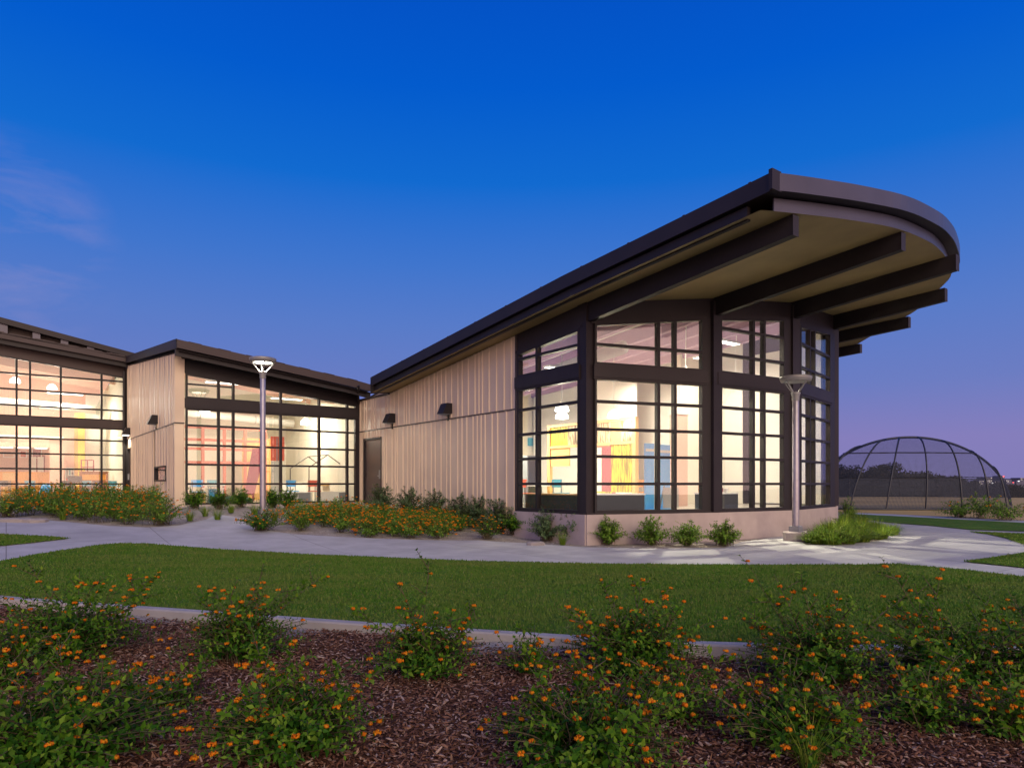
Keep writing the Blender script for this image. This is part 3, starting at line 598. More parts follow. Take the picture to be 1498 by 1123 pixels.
l5 = [U(1410, 822), U(1450, 816.5), U(1498, 809), U(1580, 795), U(1600, 850), U(1498, 831), U(1450, 826)]
sheet('lawn_strip', l5, M['lawn'], .022, .6)
# kerb
mbk = MB(); kxs = np.concatenate([np.linspace(-16, -4, 14), np.linspace(-3.7, 5, 24), np.linspace(5.6, 14, 8)])
sm = [(x, float(np.mean([kerbY(x+d) for d in (-.8, -.4, 0, .4, .8)]))) for x in kxs]
prof = [(-.075, -1.95), (-.075, -1.525), (-.06, -1.508), (.06, -1.508), (.075, -1.525), (.075, -1.75)]
for i, (x, y) in enumerate(sm):
    a = sm[max(i-1, 0)]; b = sm[min(i+1, len(sm)-1)]; d = Vector((b[0]-a[0], b[1]-a[1])).normalized(); nrm = (-d.y, d.x)
    for off, z in prof: mbk.v.append((x+nrm[0]*off, y+nrm[1]*off, z+CAMZ))
for i in range(len(sm)-1):
    for k in range(5): b = i*6+k; mbk.f.append((b, b+1, b+7, b+6))
tag(mbk.build('kerb', M['kerb']), kind='structure')
# mulch bed surface
mp_ = [kx(x) for x in (-14, -9, -6.8, -5, -3.64, -2.7, -1.87, -1.1, -.34, .3, 1.0, 1.93, 3, 4.7, 7, 10)]; mp_ = [(x, y-.14) for x, y in mp_]+[(10, -2), (-14, -2)]
sheet('mulch_bed', mp_, M['mulch'], .012, .4)
# distant field, kerb wall and ballfield edge
fp = [U(1150, 747), U(1245, 749.5), U(1310, 752), U(1400, 756.5), U(1560, 764), (140, 60), (160, 100), (10, 100), (12, 50)]
sheet('field', fp, M['field'], .01, 4)

# ------------------------------------------------------------------ scatter helpers
def leaves(pos, d, up, ln, wd, droop=.12):
    """folded ovate leaves -> vertices, tri faces"""
    s = np.cross(d, up); s /= np.linalg.norm(s, axis=1, keepdims=True)+1e-9; u = np.cross(s, d)
    L_ = ln[:, None]; W = wd[:, None]
    b = pos; l = pos+d*L_*.42+s*W*.5+u*L_*.10; r = pos+d*L_*.42-s*W*.5+u*L_*.10; c = pos+d*L_*.5; t = pos+d*L_-u*L_*droop
    n = len(pos); V = np.stack([b, l, t, r, c], 1).reshape(-1, 3); k = np.arange(n)[:, None]*5
    Fa = np.concatenate([k+[0, 4, 1], k+[0, 3, 4], k+[4, 2, 1], k+[3, 2, 4]], 1).reshape(-1, 3)
    return V, Fa
def unit(a): return a/(np.linalg.norm(a, axis=-1, keepdims=True)+1e-9)
def shrub_data(rg, rad, h, nb, leaf, fl, sprigs=(), leaf_gap=.045, ratio=.55, flat=False, low=.3):
    LP, LD, LU, LL, LW, FP, stems, YG = [], [], [], [], [], [], [], []
    def branch(az, rh, zh, st, is_sprig=False, fl_p=fl):
        base = np.array([rg.normal(0, rad*.14), rg.normal(0, rad*.14), 0.]); end = np.array([math.cos(az)*rh, math.sin(az)*rh, zh])
        L0 = np.linalg.norm(end-base); n = max(4, int(L0/leaf_gap)); t = np.linspace(0, 1, n)
        hz = base[None, :2]+(end-base)[None, :2]*(t**(1.25 if not is_sprig else 1.0))[:, None]; z = zh*(1-(1-t)**(1.7 if not is_sprig else 1.15))
        p = np.column_stack([hz, z]); p += np.cumsum(rg.normal(0, leaf_gap*.13, p.shape), 0)*(t[:, None]); p[:, 2] = np.maximum(p[:, 2], .01)
        stems.append(p); T = unit(np.gradient(p, axis=0)); k0 = int(n*(low if not is_sprig else .12))
        ph = rg.uniform(0, 6.28)
        for k in range(k0, n):
            tt = T[k]; a1 = unit(np.cross(tt, [0.1, 0.05, 1.])); a2 = np.cross(tt, a1)
            a = ph+k*1.571+rg.normal(0, .3)
            o = a1*math.cos(a)+a2*math.sin(a)
            for sg in (1, -1):
                if rg.random() < .12: continue
                d = unit(o*sg*1.0+tt*.45+np.array([0, 0, .12])+rg.normal(0, .18, 3)); f = rg.uniform(.6, 1.15)*(1.0 if k < n-3 else .65)
                LP.append(p[k]); LD.append(d); LU.append(unit(tt+np.array([0, 0, .9])+rg.normal(0, .25, 3))); LL.append(leaf*f*(1.15 if is_sprig else 1)); LW.append(LL[-1]*ratio*rg.uniform(.85, 1.15)); YG.append(is_sprig or (k > n-5 and rg.random() < .6))
        if rg.random() < fl_p: FP.append(p[-1]+T[-1]*.015)
        if is_sprig and n > 9:
            for k in rg.choice(np.arange(int(n*.35), n-2), 4):
                dd = unit(rg.normal(0, 1, 3)*[1, 1, .4]+T[k]*.9+[0, 0, .3]); m_ = int(rg.integers(3, 6)); q = p[k]+dd*(np.arange(m_+1)[:, None]*leaf_gap*.85)
                stems.append(q)
                for j in range(1, m_+1):
                    o = unit(np.cross(dd, rg.normal(0, 1, 3)))
                    for sg in (1, -1):
                        LP.append(q[j]); LD.append(unit(o*sg+dd*.6)); LU.append(unit(dd+[0, 0, .8])); f = rg.uniform(.6, 1.1); LL.append(leaf*f); LW.append(leaf*f*ratio); YG.append(True)
                if rg.random() < fl_p*.9: FP.append(q[-1]+dd*.015)
        if fl_p > 0 and is_sprig:
            for k in (n-4, n-7):
                if k > 3 and rg.random() < .6: FP.append(p[k]+unit(rg.normal(0, 1, 3)+[0, 0, .7])*.05)
    for i in range(nb):
        az = rg.uniform(0, 6.283); rr = math.sqrt(rg.uniform(.02, 1)); rh = rad*rr*rg.uniform(.85, 1.12); zh = h*(1-.62*rr**2.2)*rg.uniform(.62, 1.12)
        if flat: zh *= .8
        branch(az, rh, zh, None)
    for (dx, dy, hh) in sprigs:
        branch(math.atan2(dy, dx), math.hypot(dx, dy)+.001, hh, None, True, min(1, fl*1.6))
    shrub_data.young = np.array(YG)
    return [np.array(a) for a in (LP, LD, LU, LL, LW)], np.array(FP).reshape(-1, 3), stems
def florets(rg, FP, size):
    n = 15; N_ = len(FP)
    if not N_: return None
    d = unit(rg.normal(0, 1, (N_, n, 3))*[1, 1, .45]+np.array([0, -.2, .6]))*[1, 1, .6]; sz_ = rg.uniform(.55, 1.2, (N_, 1, 1)); c = FP[:, None]+d*size*.55*sz_*rg.uniform(.75, 1.05, (N_, n, 1)); c = c.reshape(-1, 3); d = d.reshape(-1, 3)
    a = unit(np.cross(d, rg.normal(0, 1, d.shape))); b = np.cross(d, a); r = size*.21*rg.uniform(.8, 1.25, (len(c), 1))
    V = np.stack([c+a*r, c+b*r+d*r*.0, c-a*r, c-b*r, c-d*size*.5], 1).reshape(-1, 3); k = np.arange(len(c))[:, None]*5
    Fa = np.concatenate([k+[0, 1, 4], k+[1, 2, 4], k+[2, 3, 4], k+[3, 0, 4], k+[0, 2, 1], k+[0, 3, 2]], 1).reshape(-1, 3)
    return V, Fa
def stem_mesh(stems, r0):
    V, Fa = [], []; b = 0
    for p in stems:
        n = len(p); step = max(1, n//7); q = p[::step]; q = np.vstack([q, p[-1:]]); n = len(q)
        T = unit(np.gradient(q, axis=0)); a = unit(np.cross(T, [.3, .2, 1.])); c = np.cross(T, a); rr = np.linspace(r0, r0*.35, n)[:, None]
        for k in range(3):
            t = 2.094*k; V.append(q+(a*math.cos(t)+c*math.sin(t))*rr)
        i = np.arange(n-1)
        for k in range(3):
            k2 = (k+1) % 3; Fa.append(np.stack([b+k*n+i, b+k2*n+i, b+k2*n+i+1, b+k*n+i+1], 1))
        b += 3*n
    return np.vstack(V), np.vstack(Fa)
def shrub(name, label, cat, loc_, seed, rad, h, nb, leaf, fl, m_leaf, sprigs=(), group=None, fs=.03, **kw):
    rg = np.random.default_rng(seed); (LP, LD, LU, LL, LW), FP, stems = shrub_data(rg, rad, h, nb, leaf, fl, sprigs, **kw)
    e = empty(name, loc_, label, cat, group); off = np.array(loc_)
    if m_leaf is M['lant_leaf']:
        y = shrub_data.young; V, Fa = leaves((LP+off)[~y], LD[~y], LU[~y], LL[~y], LW[~y]); np_mesh('foliage', V, Fa, m_leaf, e)
        V, Fa = leaves((LP+off)[y], LD[y], LU[y], LL[y], LW[y]); np_mesh('young_foliage', V, Fa, M['young_leaf'], e)
    else: V, Fa = leaves(LP+off, LD, LU, LL, LW); np_mesh('foliage', V, Fa, m_leaf, e)
    V, Fa = stem_mesh([s+off for s in stems], .0058 if rad > .3 else .005); np_mesh('stem', V, Fa, M['stem'], e)
    fs = fs*1.
    fd = florets(rg, FP+off if len(FP) else FP, fs)
    if fd: np_mesh('blossom', fd[0], fd[1], M['flower'], e)
    return e
def copy_tree(o, parent=None):
    c = o.copy(); COL.objects.link(c); c.parent = parent
    for ch in o.children: copy_tree(ch, c)
    return c
def blades(rg, n, rad, h, wd, lean=.9, out=None):
    """arching tapered blades -> verts, quads"""
    az = rg.uniform(0, 6.283, n); r0 = rad*.25*np.sqrt(rg.random(n)); L_ = h*rg.uniform(.6, 1.15, n); ln = rg.uniform(.15, lean, n)
    d = np.stack([np.cos(az), np.sin(az), 0*az], 1); b = d*r0[:, None]; s = np.stack([-np.sin(az), np.cos(az), 0*az], 1)
    V = []
    ts = [0, .35, .7, 1.]
    for t in ts:
        c = b+d*(L_*ln*t**1.8)[:, None]+np.array([0, 0, 1])*(L_*(t-.42*ln*t**2.4))[:, None]; w = wd*(1-t*.85)
        V += [c-s*w/2, c+s*w/2]
    V = np.stack(V, 1).reshape(-1, 3); k = np.arange(n)[:, None]*8
    Fa = np.concatenate([k+[0, 1, 3, 2], k+[2, 3, 5, 4], k+[4, 5, 7, 6]], 1).reshape(-1, 4)
    return V, Fa

# lawn blades (short mown turf), denser where it is near
def turf(poly, n, name, ymax, seed, hh=.034):
    rg = np.random.default_rng(seed); A_ = np.array(poly); lo, hi = A_.min(0), A_.max(0); lo = np.maximum(lo, [-14, 0]); hi = np.minimum(hi, [26, ymax])
    p = rg.uniform(0, 1, (int(n*2.2), 2)); p[:, 1] = p[:, 1]**1.25; p = lo+p*(hi-lo); p = p[inside(p, A_)][:n]; p = p[np.abs(p[:, 0]) < p[:, 1]*.80+.6]
    p = p+rg.normal(0, .028, p.shape)
    cl = np.array([noise.noise(Vector((a*.9, b*.9, 0))) for a, b in p[::1]]); keep = rg.random(len(p)) < .78+.45*cl; p = p[keep]; n = len(p)
    z = zg(p[:, 0], p[:, 1])+CAMZ+.018; b = np.column_stack([p, z]); az = rg.uniform(0, 6.283, n); s = np.stack([np.cos(az), np.sin(az), 0*az], 1)*(.0042+.0006*p[:, 1:2]*.9)
    t = b+np.column_stack([rg.normal(0, .012, n), rg.normal(0, .012, n), hh*rg.uniform(.5, 1.25, n)])
    V = np.stack([b-s, b+s, t], 1).reshape(-1, 3); Fa = (np.arange(n)[:, None]*3+[0, 1, 2])
    tag(np_mesh(name, V, Fa, M['blade']), 'short mown green grass covering the lawn', 'grass', kind='stuff')
turf(lawnpoly, 330000, 'lawn_grass', 17.5, 5)
for pl_, n_, sd_ in ((l5, 30000, 6), (l4, 14000, 7), (l2, 26000, 9)): turf(pl_, n_, 'lawn_grass', 40, sd_, .03)
# bark chips
def chips(n, seed):
    rg = np.random.default_rng(seed); A_ = np.array(mp_); p = rg.uniform(0, 1, (n*4, 2)); p = np.array([-11., 1.6])+p*np.array([19, 10.5]); p = p[inside(p, A_)]; p = p[(np.abs(p[:, 0]) < p[:, 1]*.82+.5) | (rg.random(len(p)) < .30)]
    pr = np.clip(1.5-p[:, 1]/9., .2, 1); p = p[rg.random(len(p)) < pr][:n]; n = len(p)
    z = zg(p[:, 0], p[:, 1])+CAMZ+.014+rg.uniform(0, .028, n); c = np.column_stack([p, z]); a = unit(np.column_stack([rg.normal(0, 1, n), rg.normal(0, 1, n), rg.normal(0, .28, n)])); u = unit(rg.normal(0, .35, (n, 3))+[0, 0, 1]); s = unit(np.cross(a, u)); u = np.cross(s, a)
    L_ = rg.uniform(.006, .034, (n, 1))*rg.choice([.6, 1, 1.3], (n, 1)); W = rg.uniform(.003, .010, (n, 1)); H = rg.uniform(.0015, .004, (n, 1)); bend = u*rg.normal(0, .12, (n, 1))*L_
    V = np.stack([c-a*L_-s*W*.6, c-a*L_+s*W*.5, c-s*W-bend, c+s*W-bend, c+a*L_-s*W*.4, c+a*L_+s*W*.5, c-s*W*.9+u*H*2-bend, c+s*W*.9+u*H*2-bend], 1).reshape(-1, 3); k = np.arange(n)[:, None]*8
    Fa = np.concatenate([k+[0, 1, 7, 6], k+[6, 7, 5, 4], k+[0, 6, 4, 2], k+[1, 3, 5, 7]], 1).reshape(-1, 4)
    tag(np_mesh('bark_mulch', V, Fa, M['chips']), 'reddish brown shredded bark mulch between the flowering shrubs', 'mulch', kind='stuff')
chips(135000, 8)

# ------------------------------------------------------------------ near bed: orange-flowering lantana
def at(px, py): x, y = U(px, py); return G(x, y, .0)
GL = 'lantana bushes in the near bark bed'
def lant(label, px, py, rad, h, nb, seed, sprigs=(), leaf=.055, fl=.42, depth=None):
    if depth: l_ = Vector(((px-749)/1000*depth, depth, zg1((px-749)/1000*depth, depth)+CAMZ))
    else: l_ = at(px, py)
    g2 = np.random.default_rng(seed+5000); extra = []
    for _ in range(int(5+rad*14)):
        a = g2.uniform(0, 6.28); q = rad*g2.uniform(.35, 1.35); extra.append((q*math.cos(a), q*math.sin(a), h*g2.uniform(1.0, 1.5)))
    return shrub('lantana_bush', label, 'shrub', l_, seed, rad*1.12, h*1.05, int(nb*1.35), leaf*1.08, fl*.32, M['lant_leaf'], list(sprigs)+extra, GL, .046)
lant('orange lantana bush against the kerb at the far left, with tall thin shoots', 95, 962, .75, .50, 150, 101, [(-.35, 0, .95), (.05, .1, .85), (.3, 0, .80), (.62, .1, .82)])
lant('small leggy lantana sprig at the left picture edge', 5, 1010, .30, .42, 26, 102, [(.1, 0, .5)], fl=.5)
lant('rounded lantana bush at the kerb, second from the left', 352, 965, .55, .48, 150, 103, [(.15, .1, .78), (.40, .1, .70), (-.30, .1, .62)])
lant('lantana bush at the kerb with one very tall upright shoot over the lawn', 622, 988, .50, .44, 140, 104, [(.03, .05, .98), (-.16, .05, .76), (.42, 0, .55)])
lant('dense lantana bush at the kerb, heavy with orange blossom, right of centre', 925, 985, .58, .50, 160, 105, [(-.30, .1, .82), (-.22, 0, .72), (.12, .1, .74), (.42, 0, .55)], fl=.6)
lant('lantana bush at the kerb with arching shoots leaning left', 1195, 1000, .60, .50, 160, 106, [(-.62, .1, 1.05), (-.40, 0, .92), (-.12, .1, .90), (.2, .1, .72)])
lant('lantana bush at the kerb on the right with long shoots leaning left', 1400, 1000, .62, .46, 150, 107, [(-.55, .1, 1.00), (-.34, .1, .86), (-.1, .05, .90), (.30, .1, .70)])
lant('lantana bush cut by the right picture edge', 1540, 1010, .55, .50, 120, 108, [(-.25, 0, .75)])
lant('large dark lantana bush filling the bottom left corner', 75, 0, .78, .50, 230, 109, [(.2, .3, .62), (-.2, .4, .66)], depth=4.15)
lant('broad lantana bush at the bottom edge, left of the bare bark', 425, 0, .56, .42, 190, 110, [(.0, .2, .52), (.3, .1, .50)], depth=4.25)
lant('sprawling lantana bush at the bottom edge, centre right', 850, 0, .62, .42, 210, 111, [(.1, .4, .55), (-.3, .3, .5), (.4, .2, .5)], depth=4.15)
lant('low lantana bush among bark behind the sprawling centre right bush', 985, 1052, .36, .30, 70, 112, [(.1, 0, .42)], fl=.6)
lant('dark low lantana bush at the bottom edge with grassy shoots', 1165, 0, .50, .36, 150, 113, [(-.3, .2, .45), (.3, .2, .48)], depth=4.35)
lant('thin lantana bush in open bark near the right edge', 1350, 1062, .42, .36, 60, 114, [(-.3, .1, .62), (.25, 0, .5)], fl=.6)
lant('small lantana bush low at the right picture edge', 1475, 1080, .34, .32, 70, 115, fl=.6)
lant('small lantana bush between the centre bushes, in open bark', 770, 985, .30, .26, 45, 116, fl=.5)
lant('leafy lantana sprout between the two left bushes', 235, 1040, .34, .26, 48, 117, fl=.5)
rg = np.random.default_rng(77); V, Fa = blades(rg, 60, .15, .42, .008, 1.2); l_ = Vector((1.72, 3.95, zg1(1.72, 3.95)+CAMZ)); V = V+np.array(l_)
tag(np_mesh('grass_tuft', V, Fa, M['sedge']), 'thin tuft of long grass at the bottom edge among lantana', 'grass tuft')

# ------------------------------------------------------------------ planting along the school
def mass(name, label, pts, seed, n, rad, h, fl, m_leaf, leaf=.06):
    """many shrubs grown into one mass: ground cover"""
    rg = np.random.default_rng(seed); Vs, Fs, SV, SF, FV, FF = [], [], [], [], [], []; b = sb = fb_ = 0
    A_ = np.array([U(*p) for p in pts]); lo, hi = A_.min(0), A_.max(0)
    c = rg.uniform(0, 1, (4000, 2))*(hi-lo)+lo; c = c[inside(c, A_)]; sel = []
    for q in c:
        if all((q[0]-s[0])**2+(q[1]-s[1])**2 > (rad*.8)**2 for s in sel): sel.append(q)
        if len(sel) >= n: break
    for q in sel:
        r_ = rad*rg.uniform(.8, 1.2); (LP, LD, LU, LL, LW), FP, stems = shrub_data(rg, r_, h*rg.uniform(.65, 1.1), 58, leaf*1.25, fl, (), leaf_gap=.055)
        off = np.array([q[0], q[1], zg1(*q)+CAMZ-.02]); V, Fa = leaves(LP+off, LD, LU, LL, LW); Vs.append(V); Fs.append(Fa+b); b += len(V)
        V, Fa = stem_mesh([s+off for s in stems[::3]], .005); SV.append(V); SF.append(Fa+sb); sb += len(V)
        fd = florets(rg, FP+off, .060) if len(FP) else None
        if fd: FV.append(fd[0]); FF.append(fd[1]+fb_); fb_ += len(fd[0])
    e = empty(name, Vector((A_[:, 0].mean(), A_[:, 1].mean(), zg1(A_[:, 0].mean(), A_[:, 1].mean())+CAMZ)), label, 'flower bed'); e['kind'] = 'stuff'
    np_mesh('foliage', np.vstack(Vs), np.vstack(Fs), m_leaf, e); np_mesh('stem', np.vstack(SV), np.vstack(SF), M['stem'], e)
    if FV: np_mesh('blossom', np.vstack(FV), np.vstack(FF), M['flower'], e)
mass('lantana_bed', 'mass of orange lantana in front of the left wing windows', [(70, 757), (100, 763), (160, 767), (205, 766), (232, 757), (215, 742), (90, 742), (30, 744), (20, 752)], 201, 46, .6, .80, .30, M['bright_leaf'])
mass('lantana_bed', 'mass of orange lantana below the long tan wall', [(430, 776), (470, 783), (560, 786), (630, 788), (668, 784), (680, 768), (620, 756), (520, 750), (440, 752), (425, 765)], 202, 60, .55, .62, .36, M['bright_leaf'])
GS = 'grey green shrubs along the tan wall'
def sm_shrub(label, px, py, rad, h, seed, m_leaf='sage_leaf', nb=42, leaf=.07, fl=0., name='shrub', group=None, fs=.055):
    return shrub(name, label, 'shrub', at(px, py), seed, rad*1.25, h*1.2, int(nb*1.6), leaf*1.15, fl*.5, M[m_leaf], (), group, fs, leaf_gap=.05)
sm_shrub('orange lantana bush beside the corner of the ribbed wall', 236, 768, .62, .62, 301, 'bright_leaf', 60, .06, .7, 'lantana_bush')
sm_shrub('orange lantana bush at the foot of the lit lamp post', 383, 776, .62, .52, 302, 'lant_leaf', 60, .06, .8, 'lantana_bush')
sm_shrub('small orange lantana bush standing alone in gravel before the tan wall', 713, 788, .42, .52, 303, 'lant_leaf', 46, .06, .9, 'lantana_bush')
sm_shrub('orange lantana bush at the far left beside flat stones', 12, 756, .65, .55, 304, 'bright_leaf', 60, .06, .7, 'lantana_bush')
sage = [(558, 752, 'grey green shrub just right of the dark door'), (598, 757, 'grey green shrub under the first wall light'), (636, 762, 'grey green shrub midway along the tan wall'), (672, 768, 'grey green shrub behind the lone lantana, left side'), (700, 772, 'grey green shrub behind the lone lantana'), (728, 779, 'grey green shrub nearest the end of the tan wall'), (752, 782, 'taller green shrub where the tan wall meets the glass'), (800, 791, 'grey green shrub under the left bay window'), (842, 793, 'grey green shrub at the sharp corner of the concrete base')]
for i, (x, y, lb) in enumerate(sage): sm_shrub(lb, x, y, .5, .84 if i < 6 else .70, 310+i, 'sage_leaf' if i != 6 else 'lant_leaf', 62, .082, 0., 'shrub', GS)
vari = [(889, 796, 'variegated shrub, leftmost under the corner glazing'), (954, 797, 'variegated shrub with pale tips, second under the corner glazing'), (1005, 798, 'low green shrub, third under the corner glazing'), (1058, 798, 'low green shrub beside the lit pavement')]
for i, (x, y, lb) in enumerate(vari):
    e = sm_shrub(lb, x, y, .42, .60 if i < 2 else .52, 330+i, 'bright_leaf', 60, .085, 0., 'shrub', 'shrubs along the curved concrete base')
    V, Fa = blades(np.random.default_rng(340+i), 70, .3, .34, .016, 1.2); np_mesh('grass_leaf', V+np.array(e.location), Fa, M['bright_leaf'], e)
fr2 = [(285, 744, 'green shrub at the left corner of the middle window wall'), (322, 745, 'spiky green shrub before the middle window wall'), (352, 742, 'green shrub left of the lit lamp post'), (398, 743, 'green shrub right of the lit lamp post'), (422, 744, 'upright green shrub under the middle window wall')]
for i, (x, y, lb) in enumerate(fr2): sm_shrub(lb, x, y, .42, .55, 350+i, 'lant_leaf', 40, .09, 0., 'shrub', 'shrubs before the middle wing')
sd = [(300, 755, 'small sedge tuft in gravel, leftmost before the middle wing'), (318, 760, 'sedge tuft beside the branch path'), (278, 762, 'sedge tuft next to the lantana at the ribbed corner'), (402, 762, 'arching sedge tuft right of the lamp post lantana'), (372, 752, 'sedge tuft behind the lamp post'), (452, 752, 'sedge tuft at the left end of the long lantana mass'), (486, 747, 'thin sedge tuft below the white cabinets'), (338, 750, 'sedge tuft in the middle of the gravel'), (92, 760, 'sedge tuft beside the flat stones'), (823, 797, 'bright sedge tuft below the left bay window')]
for i, (x, y, lb) in enumerate(sd):
    l_ = at(x, y); V, Fa = blades(np.random.default_rng(370+i), 110, .3, .42 if i != 3 else .6, .012, 1.1)
    tag(np_mesh('sedge_tuft', V+np.array(l_), Fa, M['sedge']), lb, 'grass tuft', 'sedge tufts in the gravel beds')
gm0 = [(1196, 795, .62, 'first'), (1216, 796, .6, ''), (1240, 795, .62, ''), (1262, 792, .62, ''), (1283, 788, .55, ''), (1232, 780, .75, ''), (1258, 779, .75, ''), (1284, 777, .62, ''), (1236, 768, .8, ''), (1262, 768, .7, ''), (1210, 784, .7, ''), (1298, 783, .5, '')]
gm = gm0+[(x+rg.uniform(-9, 9), y+rg.uniform(-3, 1), h*.95, '') for x, y, h, _ in gm0 for rep in range(2)]
Vs, Fs, b = [], [], 0
for i, (x, y, h, _) in enumerate(gm):
    l_ = at(x, y); V, Fa = blades(np.random.default_rng(400+i), 210, .75, h*(.80 if i % 3 else .55), .019, 1.7); Vs.append(V+np.array(l_)); Fs.append(Fa+b); b += len(V)
tag(np_mesh('ornamental_grass', np.vstack(Vs), np.vstack(Fs), M['sedge']), 'bright drift of fountain grass beside the unlit lamp post', 'grass', kind='stuff')
shrub('shrub', 'leafy green shrub behind the fountain grass at the end of the concrete base', 'shrub', at(1240, 764), 420, .45, .95, 50, .08, 0., M['bright_leaf'])
for i, (x, y, lb) in enumerate([(1405, 757, 'yellow green weedy shrub right of the cage centre'), (1436, 758, 'taller yellow green shrub before the right side of the cage'), (1470, 761, 'yellow green shrub outside the right foot of the cage')]):
    shrub('shrub', lb, 'shrub', at(x, y), 430+i, 1.3, .85 if i != 1 else 1.3, 60, .13, .1, M['bright_leaf'], (), 'shrubs before the batting cage', .09, leaf_gap=.11)
for i, (x, y, h_, lb) in enumerate([(1199, 795, .42, 'low leafy shrub at the left end of the fountain grass drift'), (1226, 796, .40, 'low leafy shrub at the front of the fountain grass drift'), (1256, 790, .42, 'low leafy shrub in the middle of the fountain grass drift'), (1240, 777, .6, 'taller leafy shrub in the fountain grass against the concrete base')]):
    shrub('shrub', lb, 'shrub', at(x, y), 450+i, .55, h_, 70, .085, 0., M['bright_leaf'], (), 'leafy shrubs in the fountain grass', leaf_gap=.05)
# flat stones
for i, (x, y, w, lb) in enumerate([(22, 762, .42, 'larger flat stone at the far left of the gravel'), (50, 763, .34, 'smaller flat stone beside the left lantana mass'), (783, 797, .22, 'small stone in the gravel by the lone lantana')]):
    l_ = at(x, y); mb = MB(); rnd = random.Random(i); k = 9; pr_ = [(w*rnd.uniform(.8, 1.1), 2*math.pi*j/k) for j in range(k)]
    for zz, f in ((-.03, 1), (.05, 1.02), (.08, .86)): mb.v += [(l_.x+r_*f*math.cos(t), l_.y+r_*f*.7*math.sin(t), l_.z+zz+.01*math.sin(3*t)) for r_, t in pr_]
    for a in (0, k): mb.f += [(a+j, a+(j+1) % k, a+k+(j+1) % k, a+k+j) for j in range(k)]
    mb.f.append(tuple(range(2*k, 3*k))); tag(mb.build('flat_stone', M['stone']), lb, 'stone', 'flat stones in the gravel')
# pebbles in the gravel strip
rg = np.random.default_rng(5); pts = [rg.uniform(0, 1, (9000, 2))*np.array([26, 16])+np.array([-19, 14])]; p = pts[0]; v_, n_ = loc(p[:, 0], p[:, 1])
bedp = np.array([U(*q) for q in far_edge]+[tuple(P(.2, .1))[:2], tuple(P(0, -14))[:2], tuple(P(-7, -14))[:2], tuple(P(-7, -26))[:2], tuple(P(-18, -26))[:2]])
p = p[inside(p, bedp)]; n = len(p); c = np.column_stack([p, zg(p[:, 0], p[:, 1])+CAMZ-.012]); r_ = rg.uniform(.008, .03, n)[:, None]
o6 = np.array([[1, 0, 0], [0, 1, 0], [-1, 0, 0], [0, -1, 0], [0, 0, .7]]); V = (c[:, None]+o6[None]*r_[:, None]*rg.uniform(.7, 1.3, (n, 5, 1))).reshape(-1, 3); k = np.arange(n)[:, None]*5
tag(np_mesh('gravel', V, np.concatenate([k+[0, 1, 4], k+[1, 2, 4], k+[2, 3, 4], k+[3, 0, 4]], 1).reshape(-1, 3), island_mat('gravel_stones', [(0, (.2, .17, .15)), (1, (.5, .45, .4))], .9)), 'pale loose gravel in the planting strip', 'gravel', kind='stuff')

# ------------------------------------------------------------------ lamp posts
def lamp_post(label, px, depth, top, lit, block):
    X = (px-749)/1000*depth; g = zg1(X, depth)+CAMZ; e = empty('lamp_post', Vector((X, depth, g)), label, 'lamp post', 'disc-headed lamp posts'); c = (X, depth, g); T = top+CAMZ-g
    mb = MB()
    if block: mb.lathe(c, [(0, .0), (.30, -.1), (.34, .22), (.31, .25), (0, .25)], 4 if False else 20); o = mb.build('footing', M['concrete'], e)
    mb = MB(); z0 = .25 if block else 0; mb.lathe(c, [(0, z0), (.20, z0), (.19, z0+.13), (.17, z0+.15), (.08, z0+.16)], 4); mb.build('base_cover', M['steelpaint'], e)
    mb = MB(); mb.lathe(c, [(.095, z0), (.085, T-.60), (.07, T-.58), (.0, T-.58)], 20); mb.build('pole', M['steel'], e, True)
    mb = MB(); mb.lathe(c, [(.09, T-.68), (.098, T-.66), (.095, T-.56), (.12, T-.50), (.13, T-.46), (.06, T-.44), (0, T-.42)], 20); mb.build('collar', M['steelpaint'], e, True)
    hd = MB(); hd.lathe(c, [(0, T), (.34, T-.005), (.415, T-.03), (.42, T-.06), (.385, T-.16), (.33, T-.175), (.30, T-.17), (.29, T-.14), (0, T-.14)], 36); h = hd.build('lamp_head', M['steelpaint'], e, True)
    ln = MB(); ln.lathe(c, [(.285, T-.165), (.2, T-.18), (0, T-.185)], 30); ln.build('lens', M['postglow'] if lit else M['lightgrey'], h)
    for k in range(4):
        t = k*math.pi/2+.5; mb = MB(); mb.tube([(X+.085*math.cos(t), depth+.085*math.sin(t), g+T-.47), (X+.35*math.cos(t), depth+.35*math.sin(t), g+T-.16)], .022, 6); mb.build('arm', M['steelpaint'], e)
    if lit:
        l = bpy.data.lights.new('lamp_post_bulb', 'SPOT'); l.energy = 330; l.color = (1, .9, .68); l.spot_size = R(150); l.shadow_soft_size = .15
        lo = bpy.data.objects.new('lamp_post_bulb', l); COL.objects.link(lo); lo.location = (X, depth, g+T-.22)
lamp_post('lit disc-headed lamp post before the middle wing windows', 384.5, 22., 4.06, True, False)
lamp_post('unlit disc-headed lamp post standing on a concrete footing by the prow', 1164, 18.7, 2.95, False, True)

